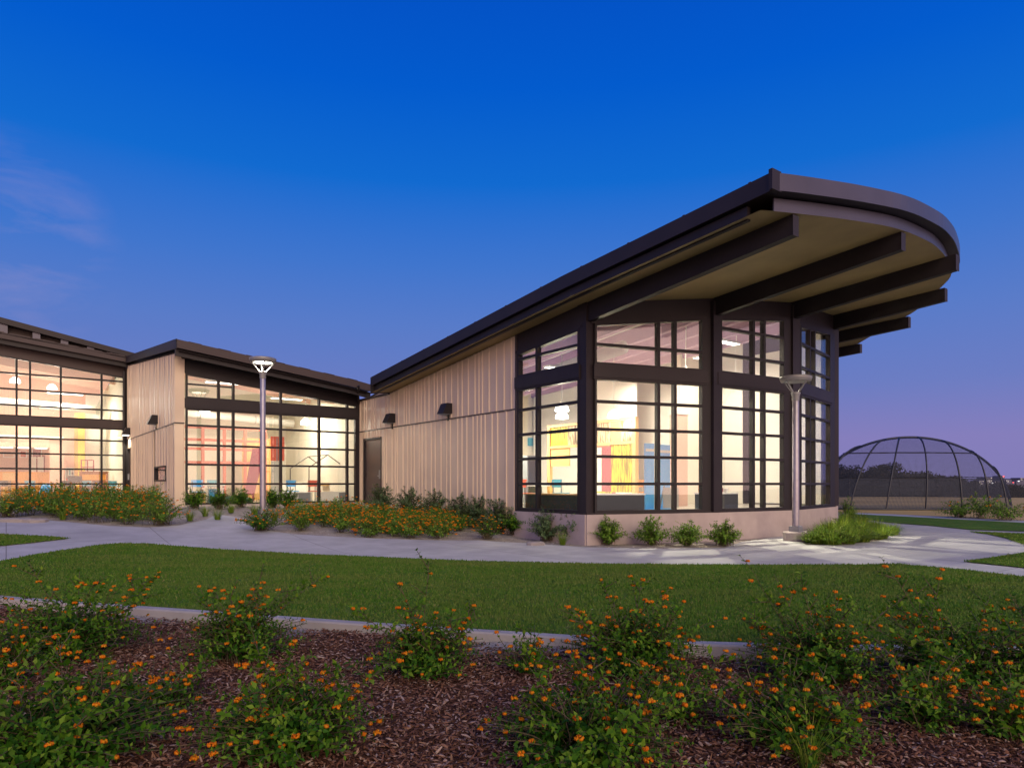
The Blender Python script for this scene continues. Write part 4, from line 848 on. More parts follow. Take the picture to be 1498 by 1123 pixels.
# ------------------------------------------------------------------ batting cage, fence, trees and skyline
def cage():
    D = 42.6; xc = (1345-749)/1000*D; gz = zg1(xc, D)+CAMZ; e = empty('batting_cage', Vector((xc, D, gz)), 'dome-shaped netted cage of dark curved pipes on the ballfield', 'batting cage')
    BP = np.array([1186, 1200, 1243, 1296, 1354, 1407, 1447, 1473, 1480.]); AX = [(p_-749)/1000*D-xc for p_ in (1186, 1263, 1297, 1316, 1342, 1376, 1417, 1450, 1479)]
    YB = -2.6*np.sqrt(np.clip(1-((BP-1333)/150)**2, 0, 1)); BX = list((BP-749)/1000*(D+YB)-xc)
    T_ = np.linspace(0, 1, 9)
    bx_ = lambda t: float(np.interp(t, T_, BX)); ax_ = lambda t: float(np.interp(t, T_, AX))
    hz = lambda x: 4.45*math.sqrt(max(0, 1-((x+.55)/6.25)**2))
    def surf(t, u):
        xb, xa = bx_(t), ax_(t); ph = u*math.pi/2; k = .1+.6*t; g = (1-k)*(1-math.cos(ph))+k*math.sin(ph)
        yb = float(np.interp(t, T_, YB))
        return Vector((xc+xb+(xa-xb)*g, D+yb*math.cos(ph), gz+hz(xa)*math.sin(ph)))
    xs_ = np.linspace(-6.75, 5.69, 50); mb = MB(); mb.tube([Vector((xc+x, D, gz+hz(x))) for x in xs_], .075, 8); mb.build('front_arch', M['tube'], e)
    mb = MB(); mb.tube([surf(t, 0)+Vector((0, 0, .06)) for t in np.linspace(0, 1, 40)], .06, 8); mb.build('base_rail', M['tube'], e)
    for t in T_[1:8]:
        mb = MB(); mb.tube([surf(t, u) for u in np.linspace(0, 1, 14)], .048, 6); mb.build('rib', M['tube'], e)
    for zz, r_ in ((1.95, .025), (3.42, .045)):
        pts = [surf(t, math.asin(zz/hz(ax_(t)))*2/math.pi) for t in np.linspace(0, 1, 80) if hz(ax_(t)) > zz*1.001]
        mb = MB(); mb.tube(pts, r_*.8, 6); mb.build('hoop', M['tube'], e)
    nU, nT = 14, 56; me = bpy.data.meshes.new('net'); vs, fs_ = [], []
    for i in range(nT+1):
        for j in range(nU+1): vs.append(tuple(surf(i/nT, j/nU)+Vector((0, .02, 0))))
    for i in range(nT):
        for j in range(nU): b = i*(nU+1)+j; fs_.append((b, b+nU+1, b+nU+2, b+1))
    me.from_pydata(vs, [], fs_); ul = me.uv_layers.new(name='uv')
    for l in me.loops: i, j = divmod(l.vertex_index, nU+1); ul.data[l.index].uv = (i/nT*18, j/nU*7)
    link('net', me, M['net'], e)
M['net'] = net_mat('dark_netting', (.015, .022, .045), .52)
cage()
def fence():
    Y0 = 86.; e = empty('chain_link_fence', Vector((60, Y0, zg1(60, Y0)+CAMZ)), 'tall dark chain-link fence along the far edge of the field', 'fence'); x = 36
    g = zg1(60, Y0)+CAMZ-.3
    for i in range(24):
        mb = MB(); mb.tube([(x+i*3.2, Y0, g-.3), (x+i*3.2, Y0, g+2.7)], .05, 6); mb.build('post', M['tube'], e)
    mb = MB(); mb.tube([(x, Y0, g+2.65), (x+74, Y0, g+2.65)], .05, 6); mb.build('top_rail', M['tube'], e)
    me = bpy.data.meshes.new('mesh'); me.from_pydata([(x, Y0+.06, g), (x+74, Y0+.06, g), (x+74, Y0+.06, g+2.65), (x, Y0+.06, g+2.65)], [], [(0, 1, 2, 3)]); ul = me.uv_layers.new(name='uv')
    for l, c in zip(me.loops, [(0, 0), (74, 0), (74, 2.65), (0, 2.65)]): ul.data[l.index].uv = c
    link('mesh_panel', me, M['net'], e)
fence()
def tree(name, label, X, Y, rad, h, seed, trunk=.5, n=7000, leaf=.30, sq=.8):
    rg = np.random.default_rng(seed); g = zg1(X, Y)+CAMZ; e = empty(name, Vector((X, Y, g)), label, 'tree', 'dark trees beyond the field')
    nc = 16; cc = unit(rg.normal(0, 1, (nc, 3)))*rg.uniform(.25, .8, (nc, 1))*[rad, rad, (h-trunk)*.5*sq]; cr_ = rg.uniform(.28, .5, nc)*rad
    k = rg.integers(0, nc, n); p = cc[k]+unit(rg.normal(0, 1, (n, 3)))*(cr_[k]*rg.random(n)**.45)[:, None]*[1, 1, .75]; p += [X, Y, g+trunk+(h-trunk)*.5]; p[:, 2] = np.maximum(p[:, 2], g+trunk*.6)
    d = unit(rg.normal(0, 1, (n, 3))); V, Fa = leaves(p, d, unit(rg.normal(0, 1, (n, 3))), leaf*rg.uniform(.6, 1.2, n), leaf*.6*rg.uniform(.6, 1.2, n)); np_mesh('crown', V, Fa, M['tree_leaf'], e)
    mb = MB()
    mb.tube([(X, Y, g-.3), (X+.1, Y, g+trunk), (X-.1, Y, g+h*.55), (X, Y, g+h*.8)], [.3, .22, .16, .06], 7)
    for i in range(6):
        q = cc[i]+[X, Y, g+trunk+(h-trunk)*.5]; mb.tube([(X, Y, g+trunk+.3*i), tuple((np.array([X, Y, g+trunk+.6])+q)/2+[0, 0, .3]), tuple(q)], [.13, .09, .04], 5)
    mb.build('trunk', M['bark'], e)
TY = 92.
def trx(px): return (px-749)/1000*TY
tree('evergreen_tree', 'dark rounded tree just right of the glazed prow', trx(1232), TY, 2.6, 4.9, 501, .6)
tree('evergreen_tree', 'dark tree seen through the left ribs of the cage', trx(1258), TY+1, 1.9, 3.9, 502, .6)
tree('evergreen_tree', 'tallest dark tree, layered crown, behind the left of the cage', trx(1296), TY, 2.7, 5.0, 503, .8, sq=1)
tree('evergreen_tree', 'dark layered tree beside the tallest tree, right of it', trx(1281), TY+2, 1.7, 4.4, 504, .8)
tree('evergreen_tree', 'low dense dark tree behind the centre of the cage', trx(1330), TY, 2.6, 3.7, 505, .2)
tree('evergreen_tree', 'broad dome-shaped dark tree behind the centre of the cage', trx(1358), TY+1, 3.0, 3.8, 506, .2)
tree('evergreen_tree', 'low dark tree on the falling slope behind the cage', trx(1385), TY, 2.6, 3.1, 507, .1)
tree('evergreen_tree', 'lowest dark tree before the city lights', trx(1412), TY+1, 2.4, 2.5, 508, .1)
def scrub():
    rg = np.random.default_rng(520); n = 42000; X = rg.uniform(36, 95, n); t = (X/TY*1000+749); hgt = np.interp(t, [1150, 1330, 1420, 1498, 1700], [2.3, 2.3, 1.9, 1.6, 1.6])*(.75+.25*np.sin(X*.9)+.12*np.sin(X*2.3)); Y = rg.uniform(88.5, 91.5, n); z = zg(X, Y)+CAMZ+hgt*rg.random(n)**.8
    p = np.column_stack([X, Y, z]); V, Fa = leaves(p, unit(rg.normal(0, 1, (n, 3))), unit(rg.normal(0, 1, (n, 3))), rg.uniform(.15, .4, n), rg.uniform(.1, .25, n))
    tag(np_mesh('brush', V, Fa, M['tree_leaf']), 'low dark brush beyond the far fence', 'brush', kind='stuff')
scrub()
mb = MB(); mb.box(trx(1462), trx(1540), TY-2.5, TY+4, zg1(66, TY)+CAMZ-.2, .45+CAMZ-1.2); 
br = mat('far_red_brick', (.20, .07, .045), .9, 0, .2, .6)
eb = empty('low_building', Vector((trx(1500), TY, zg1(66, TY)+CAMZ)), 'low red brick building beyond the field, right of the cage', 'building')
mb.build('wall', br, eb); mb = MB(); mb.box(trx(1460), trx(1542), TY-2.8, TY+4.3, .45+CAMZ-1.2, .6+CAMZ-1.2); mb.build('roof', M['bronze_panel'], eb)
# skyline far down the valley
def skyline():
    D = 1500.; rnd = random.Random(4); g = zg1(1000, D)+CAMZ
    wall = mat('far_building_wall', (.17, .16, .24), .9); win = mat('far_lit_windows', (.8, .8, .7), .5, emit=(1, .85, .7), estr=1.6); red = mat('red_sign_light', (.8, .1, .1), .5, emit=(1, .08, .10), estr=4); wht = mat('white_sign_light', (.9, .9, .9), .5, emit=(.9, .95, 1), estr=2.5)
    specs = [(1436, 6, 6, 'win', 'wide lit hospital-like block on the skyline, seen through the cage'), (1447, 10, 11, 'win', 'tallest lit block on the skyline, seen through the cage'), (1459, 7, 5, 'dim', 'dim block beside the tallest skyline block'), (1468, 4, 13, 'red', 'slim tower with a red light right of the cage'), (1476, 8, 7, 'dim', 'dim low block right of the slim tower'), (1482, 5, 4, 'redsign', 'low block with a bright red sign'), (1490, 6, 6, 'wht', 'low block with a white lit sign'), (1496, 6, 10, 'dim', 'dim block at the right edge of the picture'), (1426, 8, 3, 'dim', 'lowest dim block at the left of the skyline'), (1452, 5, 3, 'wht', 'small bright block below the skyline centre')]
    for px, w, h, kd, lb in specs:
        x = (px-749)/1000*D; hw = w*.5*D/1000; z1 = CAMZ+(h-1)*D/1000; e = empty('city_building', Vector((x, D, g)), lb, 'building', 'far city buildings')
        mb = MB(); mb.box(x-hw, x+hw, D, D+30, g-5, z1); mb.build('wall', wall, e)
        mb = MB(); mm = {'win': win, 'dim': win, 'red': red, 'redsign': red, 'wht': wht}[kd]
        if kd in ('win', 'dim'):
            for i in range(int(h*.8) if kd == 'win' else 2):
                for j in range(4 if kd == 'win' else 2):
                    if rnd.random() < .8: a = x-hw+hw*2*(j+.15)/4; z = z1-1.5-i*2.4; mb.box(a, a+hw*.2, D-.3, D-.1, z-1.1, z)
        else: mb.box(x-hw*.35, x+hw*.35, D-.5, D-.1, z1-2.4, z1-.6)
        if mb.v: mb.build('lit_window' if kd in ('win', 'dim') else 'lit_sign', mm, e)
skyline()

# ------------------------------------------------------------------ furniture and lights inside
def thing(name, label, cat, v, n, z=FL, group=None): return empty(name, P(v, n, z), label, cat, group)
def bx(name, m_, parent, v0, v1, n0, n1, z0, z1, label=None):
    mb = MB(); lbox(mb, v0, v1, n0, n1, z0, z1); o = mb.build(name, M[m_], parent)
    if label: o['label'] = label
    return o
def pendant(px, py, v=None, n=None, label='', r=.22, e=60, ceil=None, s=1.):
    if n is None: n, d = on_v(px, v)
    else: v, d = on_n(px, n)
    z = (707.5-py)/1000*d; c = P(v, n, z); o = empty('pendant_lamp', c, label, 'pendant lamp', 'white bell pendant lamps')
    mb = MB(); mb.lathe(c, [(0, .16*s), (.05*s, .15*s), (.12*s, .11*s), (.20*s, .02*s), (.23*s, -.10*s), (.21*s, -.12*s), (0, -.12*s)], 24); mb.build('lamp_shade', M['lampglow'], o, True)
    mb = MB(); mb.tube([c+Vector((0, 0, .14*s)), Vector((c.x, c.y, ceil(v, n)+CAMZ))], .012, 6); mb.build('cord', M['lightgrey'], o)
    l = bpy.data.lights.new('pendant_bulb', 'POINT'); l.energy = e*1.3; l.color = (1, .90, .72); l.shadow_soft_size = .1; lo = bpy.data.objects.new('pendant_bulb', l); COL.objects.link(lo); lo.location = c+Vector((0, 0, -.28))
cA = lambda v, n: zs(v, n)-.04; cB = lambda v, n: zB(v, n)-.52; cC = lambda v, n: zC(v, n)-.46
E0 = 1.
pendant(822, 596, v=2.2, label='upper white pendant lamp seen through the left bay', e=70, ceil=cA)
pendant(822, 607, v=3.4, label='lower white pendant lamp seen through the left bay', e=70, ceil=cA)
pendant(898, 606, v=5.2, label='white pendant lamp above the yellow partition', e=70, ceil=cA)
pendant(447, 617, n=-17.5, label='large pendant lamp in the right half of the middle wing', e=110, ceil=cB)
pendant(300, 600, n=-19.8, label='pendant lamp at the left of the middle wing', e=60, ceil=cB)
pendant(22, 556, n=-28.2, label='brightest pendant at the far left, high in the left wing', e=130, ceil=cC)
pendant(76, 566, n=-29.6, label='pendant second from the left, high in the left wing', e=130, ceil=cC)
pendant(37, 591, n=-32.5, label='smaller pendant lower down at the left of the left wing', e=60, ceil=cC, s=.9)
pendant(78, 594, n=-32.8, label='smaller pendant lower down beside the salmon wall', e=60, ceil=cC, s=.9)
def strip(v0, v1, n0, n1, cf, label, energy, drop=.10):
    v, n = (v0+v1)/2, (n0+n1)/2; o = empty('ceiling_light', P(v, n, cf(v, n)-drop), label, 'ceiling light', 'ceiling lights')
    mb = MB(); lbox(mb, v0, v1, n0, n1, lambda a, b: cf(v, n)-drop, lambda a, b: cf(v, n)-drop+.06); mb.build('housing', M['white'], o)
    mb = MB(); lbox(mb, v0+.03, v1-.03, n0+.03, n1-.03, lambda a, b: cf(v, n)-drop-.012, lambda a, b: cf(v, n)-drop-.002); mb.build('diffuser', M['lampglow'], o)
    l = bpy.data.lights.new('ceiling_light_tube', 'AREA'); l.energy = energy*1.35; l.color = (1, .89, .70); l.shape = 'RECTANGLE'; l.size = abs(v1-v0); l.size_y = abs(n1-n0)
    lo = bpy.data.objects.new('ceiling_light_tube', l); COL.objects.link(lo); lo.location = P(v, n, cf(v, n)-drop-.03); lo.rotation_euler = (0, 0, R(36.5))
strip(2.0, 3.2, -4.2, -3.9, cA, 'long ceiling light near the left bay', 240, .75)
strip(8.2, 9.4, -3.2, -2.9, cA, 'long ceiling light near the far glazing', 140, .75)
strip(5.8, 7.0, -.6, -.3, cA, 'long ceiling light inside the prow', 210, .75)
strip(3.2, 4.4, -9.8, -9.5, cA, 'long ceiling light deep in the right wing', 700, .75)
strip(7.3, 8.5, -6.4, -6.1, cA, 'added ceiling light brightening the dim wall of the right wing', 260, .75)  # extra lamp added to brighten the dim wall behind the corner glazing
strip(-5.6, -4.2, -16.2, -15.9, cB, 'long ceiling light at the left of the middle wing', 110, .45)
strip(-2.4, -1.0, -18.2, -17.9, cB, 'long ceiling light at the right of the middle wing', 220, .45)
strip(-14.5, -12.6, -29.2, -28.9, cC, 'long ceiling light at the far left of the left wing', 300, 1.3)
strip(-10.2, -8.6, -30.2, -29.9, cC, 'long ceiling light at the right of the left wing', 300, 1.3)

for i, (pv, pn, pz, tgt, en, ang, lb) in enumerate([(8.6, -1.6, 3.7, U(1285, 792), 4400, 50, 'track spotlight aimed out of the far glazed panel'), (5.4, -1.2, 3.6, U(1130, 800), 2500, 60, 'track spotlight aimed out of the middle glazed panel')]):
    c_ = P(pv, pn, pz); tg = Vector((tgt[0], tgt[1], .05)); dr_ = (tg-c_).normalized(); o = empty('spotlight', c_, lb, 'spotlight', 'track spotlights'); mb = MB(); mb.tube([c_-dr_*.16, c_+dr_*.02], .06, 12); mb.build('can', M['white'], o); mb = MB(); mb.tube([c_-dr_*.1, Vector((c_.x, c_.y, cA(pv, pn)+CAMZ))], .015, 6); mb.build('stem', M['white'], o)
    l = bpy.data.lights.new('spotlight_bulb', 'SPOT'); l.energy = en; l.color = (1, .92, .68); l.spot_size = R(ang); l.spot_blend = .4; l.shadow_soft_size = .05; lo = bpy.data.objects.new('spotlight_bulb', l); COL.objects.link(lo); lo.location = c_+dr_*.06; lo.rotation_euler = (-dr_).to_track_quat('Z', 'Y').to_euler()
# ---- right wing: reed-panelled partition (runs away from the glass at v = 5.87)
t = thing('partition_wall', 'maple-framed partition with yellow and cream reed panels', 'partition', 5.87, -6.2)
Z = lambda y, d: (707.5-y)/1000*d
n0, n1, vt = -8.6, -3.74, 5.87; zt_ = 2.36
bx('frame', 'oak', t, vt-.08, vt+.08, n1-.16, n1, FL, zt_); bx('frame', 'oak', t, vt-.08, vt+.08, n0, n0+.16, FL, zt_); bx('frame', 'oak', t, vt-.079, vt+.079, n0, n1, zt_-.10, zt_+.002)
bx('frame', 'oak', t, vt-.075, vt+.075, n0+.16, n1-.16, 1.42, 1.52)
bx('panel', 'reed_cream', t, vt-.02, vt+.02, n0+1.2, n1-1.25, 1.52, zt_-.1); bx('panel', 'oak', t, vt-.03, vt+.02, n1-1.25, n1-.75, 1.52, zt_-.1); bx('panel', 'reed_cream', t, vt-.021, vt+.021, n1-.75, n1-.16, 1.52, zt_-.1); bx('panel', 'reed_yellow', t, vt-.02, vt+.02, n0+.16, n0+1.2, 1.52, zt_-.1)
bx('panel', 'reed_yellow', t, vt-.02, vt+.02, n1-1.25, n1-.16, -.3, 1.42, 'bright yellow reed panel'); bx('panel', 'reed_yellow', t, vt-.021, vt+.021, n0+2.7, n1-1.25, -.72, -.28)
bx('panel', 'oak', t, vt-.021, vt+.021, n0+.16, n0+1.3, .7, 1.42); bx('frame', 'terracotta', t, vt-.06, vt+.06, n0+2.6, n1-1.25, 1.36, 1.42)
t = thing('wall', 'white wall with a dark red door beyond the partition', 'wall', 9.2, -8)
bx('wall_panel', 'inwhite', t, 9.2, 9.35, -13.8, -7.0, FL, 4.8); bx('door', 'maroon', t, 9.14, 9.2, -8.9, -8.1, FL, 1.7); bx('notice', 'red', t, 9.17, 9.2, -9.5, -9.3, .62, .8)
ext = thing('fire_extinguisher', 'small red fire extinguisher on the white wall', 'fire extinguisher', 9.1, -10.1, .2); mb = MB(); mb.lathe(P(9.1, -10.1, .1), [(0, 0), (.08, 0), (.08, .4), (.03, .46), (.03, .52), (0, .52)], 12); mb.build('cylinder', M['red'], ext); mb = MB(); mb.tube([P(9.05, -10.1, .6), P(9.0, -10.15, .5), P(9.0, -10.2, .25)], .015, 6); mb.build('hose', M['dark'], ext)
# pink pier and blue play panels
t = thing('pier', 'mauve-pink pier standing behind the blue panels', 'pier', 6.9, -2.5); bx('shaft', 'salmon', t, 6.6, 7.2, -2.9, -2.6, FL, 2.4); bx('cap', 'inwhite', t, 6.55, 7.25, -2.95, -2.55, 2.4, 2.5)
for i, (xa, xb, yt, lb) in enumerate([(944.5, 957, 648, 'left bright blue upright panel inside the corner glazing'), (966, 980.5, 650, 'right bright blue upright panel inside the corner glazing')]):
    va, d = on_n(xa, -.6); vb_, d2 = on_n(xb, -.6); t = thing('blue_panel', lb, 'panel', (va+vb_)/2, -.6, group='blue upright panels'); bx('board', 'blue', t, va, vb_, -.66, -.6, FL, Z(yt, d)); bx('stripe', 'inwhite', t, va, vb_, -.601, -.595, Z(yt+8, d), Z(yt+12, d)); bx('foot', 'blue', t, va-.02, vb_+.02, -.85, -.45, FL, FL+.05)
# low cabinets at the glass
def cabinet(name, label, fcx, s0, s1, d0, d1, z1, body, topm, cat='cabinet', group=None):
    c_ = fcx.p((s0+s1)/2, (d0+d1)/2, FL); t = empty(name, c_, label, cat, group)
    mb = MB(); fcx.box(mb, s0, s1, d0, d1, FL+.06, z1-.04); mb.build('carcass', M[body], t)
    mb = MB(); fcx.box(mb, s0-.02, s1+.02, d0-.02, d1+.02, z1-.04, z1); mb.build('top', M[topm], t)
    mb = MB(); fcx.box(mb, s0+.04, s1-.04, d0+.05, d1-.05, FL, FL+.06); mb.build('kick_base', M['dark'], t)
    return t
cabinet('low_cabinet', 'low dark-backed cabinet with white top inside the corner glazing', f1, f1.sx(872), f1.sx(950), -.75, -.25, -.26, 'dark', 'white')
cabinet('low_cabinet', 'low dark-backed cabinet inside the left bay window', f0, .1, f0.len-.1, -.75, -.25, -.27, 'dark', 'oak')
cabinet('desk', 'dark desk with white top inside the middle prow panel', f2, f2.sx(1052), f2.sx(1092), -.9, -.3, -.25, 'dark', 'white', 'desk')
tb = thing('storage_box', 'orange-brown box on the desk inside the prow', 'box', *loc(*f2.p(f2.sx(1057), -.6, 0).xy), -.25)
mb = MB(); f2.box(mb, f2.sx(1051), f2.sx(1064), -.75, -.45, -.245, -.03); mb.build('body', M['orangewood'], tb); mb = MB(); f2.box(mb, f2.sx(1050.6), f2.sx(1064.4), -.76, -.44, -.03, -.01); mb.build('lid', M['oak'], tb)
for x, w, m_, lb in ((1069, .05, 'white', 'white cup on the desk in the prow'), (1075, .05, 'maroon', 'dark red pot on the desk in the prow'), (1081, .07, 'white', 'white pot next to the dark red pot')):
    c_ = f2.p(f2.sx(x), -.5, -.248); o = empty('pot', c_, lb, 'pot'); mb = MB(); mb.lathe(c_, [(0, 0), (w, 0), (w*1.2, .12), (w, .13), (w*.9, .02), (0, .02)], 12); mb.build('body', M[m_], o)
# whiteboard easel
ez = thing('easel', 'grey-green board on an easel inside the corner glazing', 'easel', *loc(*f1.p(f1.sx(1003), -.9, 0).xy)); mb = MB(); f1.box(mb, f1.sx(991), f1.sx(1014), -.72, -.69, FL+.1, -.10); mb.build('board', M['lightgrey'], ez); mb = MB(); mb.tube([f1.p(f1.sx(994), -.75, -.05), f1.p(f1.sx(992), -.95, FL)], .02, 6); mb.build('leg', M['grey'], ez); mb = MB(); mb.tube([f1.p(f1.sx(1011), -.75, -.05), f1.p(f1.sx(1013), -.95, FL)], .02, 6); mb.build('leg', M['grey'], ez)
# roller blinds in the far bay
for i, (na, nb_, lb) in enumerate([(-2.7, -1.25, 'wide white blind in the far bay'), (-.85, -.25, 'narrow white blind beside the prow end')]):
    t = thing('roller_blind', lb, 'blind', 11.0, (na+nb_)/2, group='white roller blinds'); bx('cloth', 'inwhite', t, 10.98, 11.0, na, nb_, FL+.1, 4.9); bx('hem_bar', 'white', t, 10.97, 11.01, na, nb_, FL+.06, FL+.1)
t = thing('wall', 'tall cream pier wall behind the corner glazing', 'wall', 9.8, -3.4); bx('wall_panel', 'inwall', t, 9.0, 10.6, -4.6, -4.4, FL, 5.0); bx('frame_reflection_strip', 'salmon', t, 10.6, 10.68, -4.62, -4.38, FL, 5.0)  # salmon edge strip is the window frame's reflection put in as colour
# cubbies at the back, seen through the left bay
def shelf_unit(label, v0, v1, n, z1, cols, rows, items, seed, m_='white', dpt=.35, group='open shelf units'):
    t = thing('shelf_unit', label, 'shelves', (v0+v1)/2, n, group=group); bx('back_panel', m_, t, v0, v1, n-dpt, n-dpt+.02, FL, z1)
    for i in range(cols+1): v = v0+(v1-v0)*i/cols; bx('upright', m_, t, v-.018, v+.018, n-dpt+.02, n, FL, z1)
    for j in range(rows+1): z = FL+.03+(z1-FL-.03)*j/rows; bx('shelf', m_, t, v0+.02, v1-.02, n-dpt+.02, n-.005, z-.018, z+.018)
    rnd = random.Random(seed)
    for i in range(cols):
        for j in range(rows):
            if rnd.random() < items:
                a = v0+(v1-v0)*(i+.15)/cols; b = v0+(v1-v0)*(i+rnd.uniform(.55, .85))/cols; z = FL+.03+(z1-FL-.03)*j/rows+.019; hh = (z1-FL)/rows*rnd.uniform(.35, .7)
                cm = rnd.choice(['lightgrey', 'teal', 'red', 'orangewood', 'white', 'blue', 'grey', 'yellow']); pos = ['left', 'second', 'third', 'fourth', 'fifth', 'sixth', 'seventh', 'eighth'][i]; row = ['lowest', 'second lowest', 'third', 'fourth', 'fifth', 'top'][j]
                o = thing('storage_bin', f'{cm.replace("orangewood","orange").replace("lightgrey","pale grey")} bin, {pos} bay, {row} shelf, {label.split(" shel")[0]} shelves', 'bin', (a+b)/2, n-.15, z); bx('bin', cm, o, a, b, n-.28, n-.06, z, z+hh)
shelf_unit('open white shelves at the back of the right wing', .6, 3.4, -12.6, 1.6, 5, 5, .6, 1)
cabinet('counter', 'long pale counter with a blue edge across the back of the right wing', F((.5, -9.2), (4.2, -9.2)), 0, 3.4, -.5, 0, .02, 'lightgrey', 'blue', 'counter')
t = thing('locker', 'dark upright locker standing by the partition', 'locker', 5.3, -8.4); bx('body', 'grey', t, 5.0, 5.6, -9.3, -8.9, FL, 1.15); bx('door', 'dark', t, 5.05, 5.55, -8.9, -8.88, FL+.05, 1.1)

# ---- middle wing
def on(x, n): return on_n(x, n)[0]
t = thing('glazed_screen', 'terracotta-framed interior window screen at the left of the middle wing', 'screen', on(320, -19.5), -19.5)
va, vb_ = -6.75, on(388, -19.5)
for v in np.linspace(va, vb_, 6): bx('mullion', 'terracotta', t, v-.06, v+.06, -19.56, -19.44, FL, 2.55)
for z in (.95, 1.55, 1.95, 2.5): bx('rail', 'terracotta', t, va, vb_, -19.55, -19.45, z-.06, z+.06)
t = thing('red_box_room', 'red-orange painted enclosure behind the lamp post', 'enclosure', on(402, -17), -17); bx('wall_panel', 'red', t, on(397, -17), on(416, -17), -17.1, -17, 1.0, 2.05); bx('wall_panel', 'lightgrey', t, on(397, -17), on(413, -17), -17.02, -16.98, FL, .98, 'grey-green glass reflection put in as a panel'); bx('frame', 'grey', t, on(405, -17)-.02, on(405, -17)+.02, -16.99, -16.97, .98, 1.98)  # lower grey panel stands in for a grey-green reflection in the glass
t = thing('slide_panel', 'slanted dark red board leaning in the middle wing', 'board', on(365, -18), -18)
mb = MB(); vA, vB2 = on(358, -18), on(372, -18); mb.quadbox([P(vA, -18, FL+.3), P(vB2, -18, FL+.3), P(vB2, -18.1, FL+.3), P(vA, -18.1, FL+.3), P(vA+.35, -18, 1.55), P(vB2+.5, -18, 1.6), P(vB2+.5, -18.1, 1.6), P(vA+.35, -18.1, 1.55)]); mb.build('board', M['maroon'], t); bx('leg', 'maroon', t, vA, vA+.06, -18.1, -18, FL, FL+.32); bx('leg', 'maroon', t, vB2-.06, vB2, -18.1, -18, FL, FL+.32)
t = thing('wood_screen', 'pale wood slatted wall behind the red board', 'screen', on(370, -21), -21); bx('board', 'oak', t, on(355, -21), on(396, -21), -21.1, -21, FL, 2.2)
for i, (xa, xb, xm, lb) in enumerate([(412, 455, 437, 'low beige and grey cabinet behind the middle window wall'), (470, 512, 496, 'low white and grey cabinet at the right of the middle wing')]):
    a, b, m__ = on(xa, -14.9), on(xb, -14.9), on(xm, -14.9); t = thing('low_cabinet', lb, 'cabinet', (a+b)/2, -14.9); bx('carcass', 'lightgrey' if i == 0 else 'white', t, a, m__, -15.3, -14.9, FL, -.36); bx('side', 'grey', t, m__, b, -15.28, -14.92, FL, -.37); bx('top', 'white', t, a-.02, b+.02, -15.32, -14.88, -.36, -.33)
t = thing('playhouse_frame', 'open black pipe frame in the shape of a gabled house', 'frame', on(470, -16.5), -16.5)
def pipe(a, b): mb = MB(); mb.tube([a, b], .022, 6); mb.build('pipe', M['gablepipe'], t)
for n in (-15.8, -18.2):
    a, b = on(452, -15.8), on(506, -15.8); pk = (a+b)/2; pipe(P(a, n, FL), P(a, n, .70)); pipe(P(b, n, FL), P(b, n, .70)); pipe(P(a, n, .70), P(pk, n, 1.26)); pipe(P(pk, n, 1.26), P(b, n, .70))
pipe(P(pk, -15.8, 1.26), P(pk, -18.2, 1.26))
shelf_unit('white cube shelves at the right of the middle wing', on(466, -20.5), on(518, -20.5), -20.5, .32, 5, 3, .75, 2)
shelf_unit('low cream shelves behind the counter, middle wing', on(410, -22), on(452, -22), -22, .15, 5, 2, .6, 3)
cabinet('counter', 'long white counter at the back of the middle wing', F((on(408, -20), -20), (on(456, -20), -20)), 0, 1.9, -.5, 0, .08, 'white', 'white', 'counter')
t = thing('waste_bin', 'orange-red round bin by the right jamb of the middle window wall', 'bin', on(517, -15), -15); mb = MB(); mb.lathe(P(on(517, -15), -15, FL), [(0, 0), (.14, 0), (.18, .42), (.19, .42), (.17, .40), (.13, .02), (0, .02)], 16); mb.build('body', M['red'], t)
cabinet('low_cabinet', 'low tan cabinet at the left edge of the middle window wall', F((on(279, -14.8), -14.8), (on(296, -14.8), -14.8)), 0, .52, -.4, 0, -.32, 'oak', 'dark')
t = thing('table', 'small white table with a blue board under it, left of the lamp post', 'table', on(312, -15.6), -15.6); a, b = on(300, -15.6), on(326, -15.6); bx('tabletop', 'white', t, a, b, -16.1, -15.4, -.20, -.16)
for v in (a+.03, b-.07):
    for n in (-16.05, -15.45): bx('leg', 'white', t, v, v+.04, n, n+.04, FL, -.2)
bx('apron', 'blue', t, a+.2, b-.08, -15.9, -15.86, FL+.05, -.2)
t = thing('dark_low_form', 'dark green low rounded form against the middle window wall', 'bean bag', on(345, -14.7), -14.7); mb = MB(); c_ = P(on(345, -14.7), -14.75, FL); mb.lathe(c_, [(0, 0), (.55, .02), (.66, .1), (.6, .2), (.35, .30), (.15, .33), (0, .34)], 20); mb.build('rounded_form', mat('dark_green_matte', (.02, .05, .04), .9), t, True)  # low rounded shape in one dark green colour

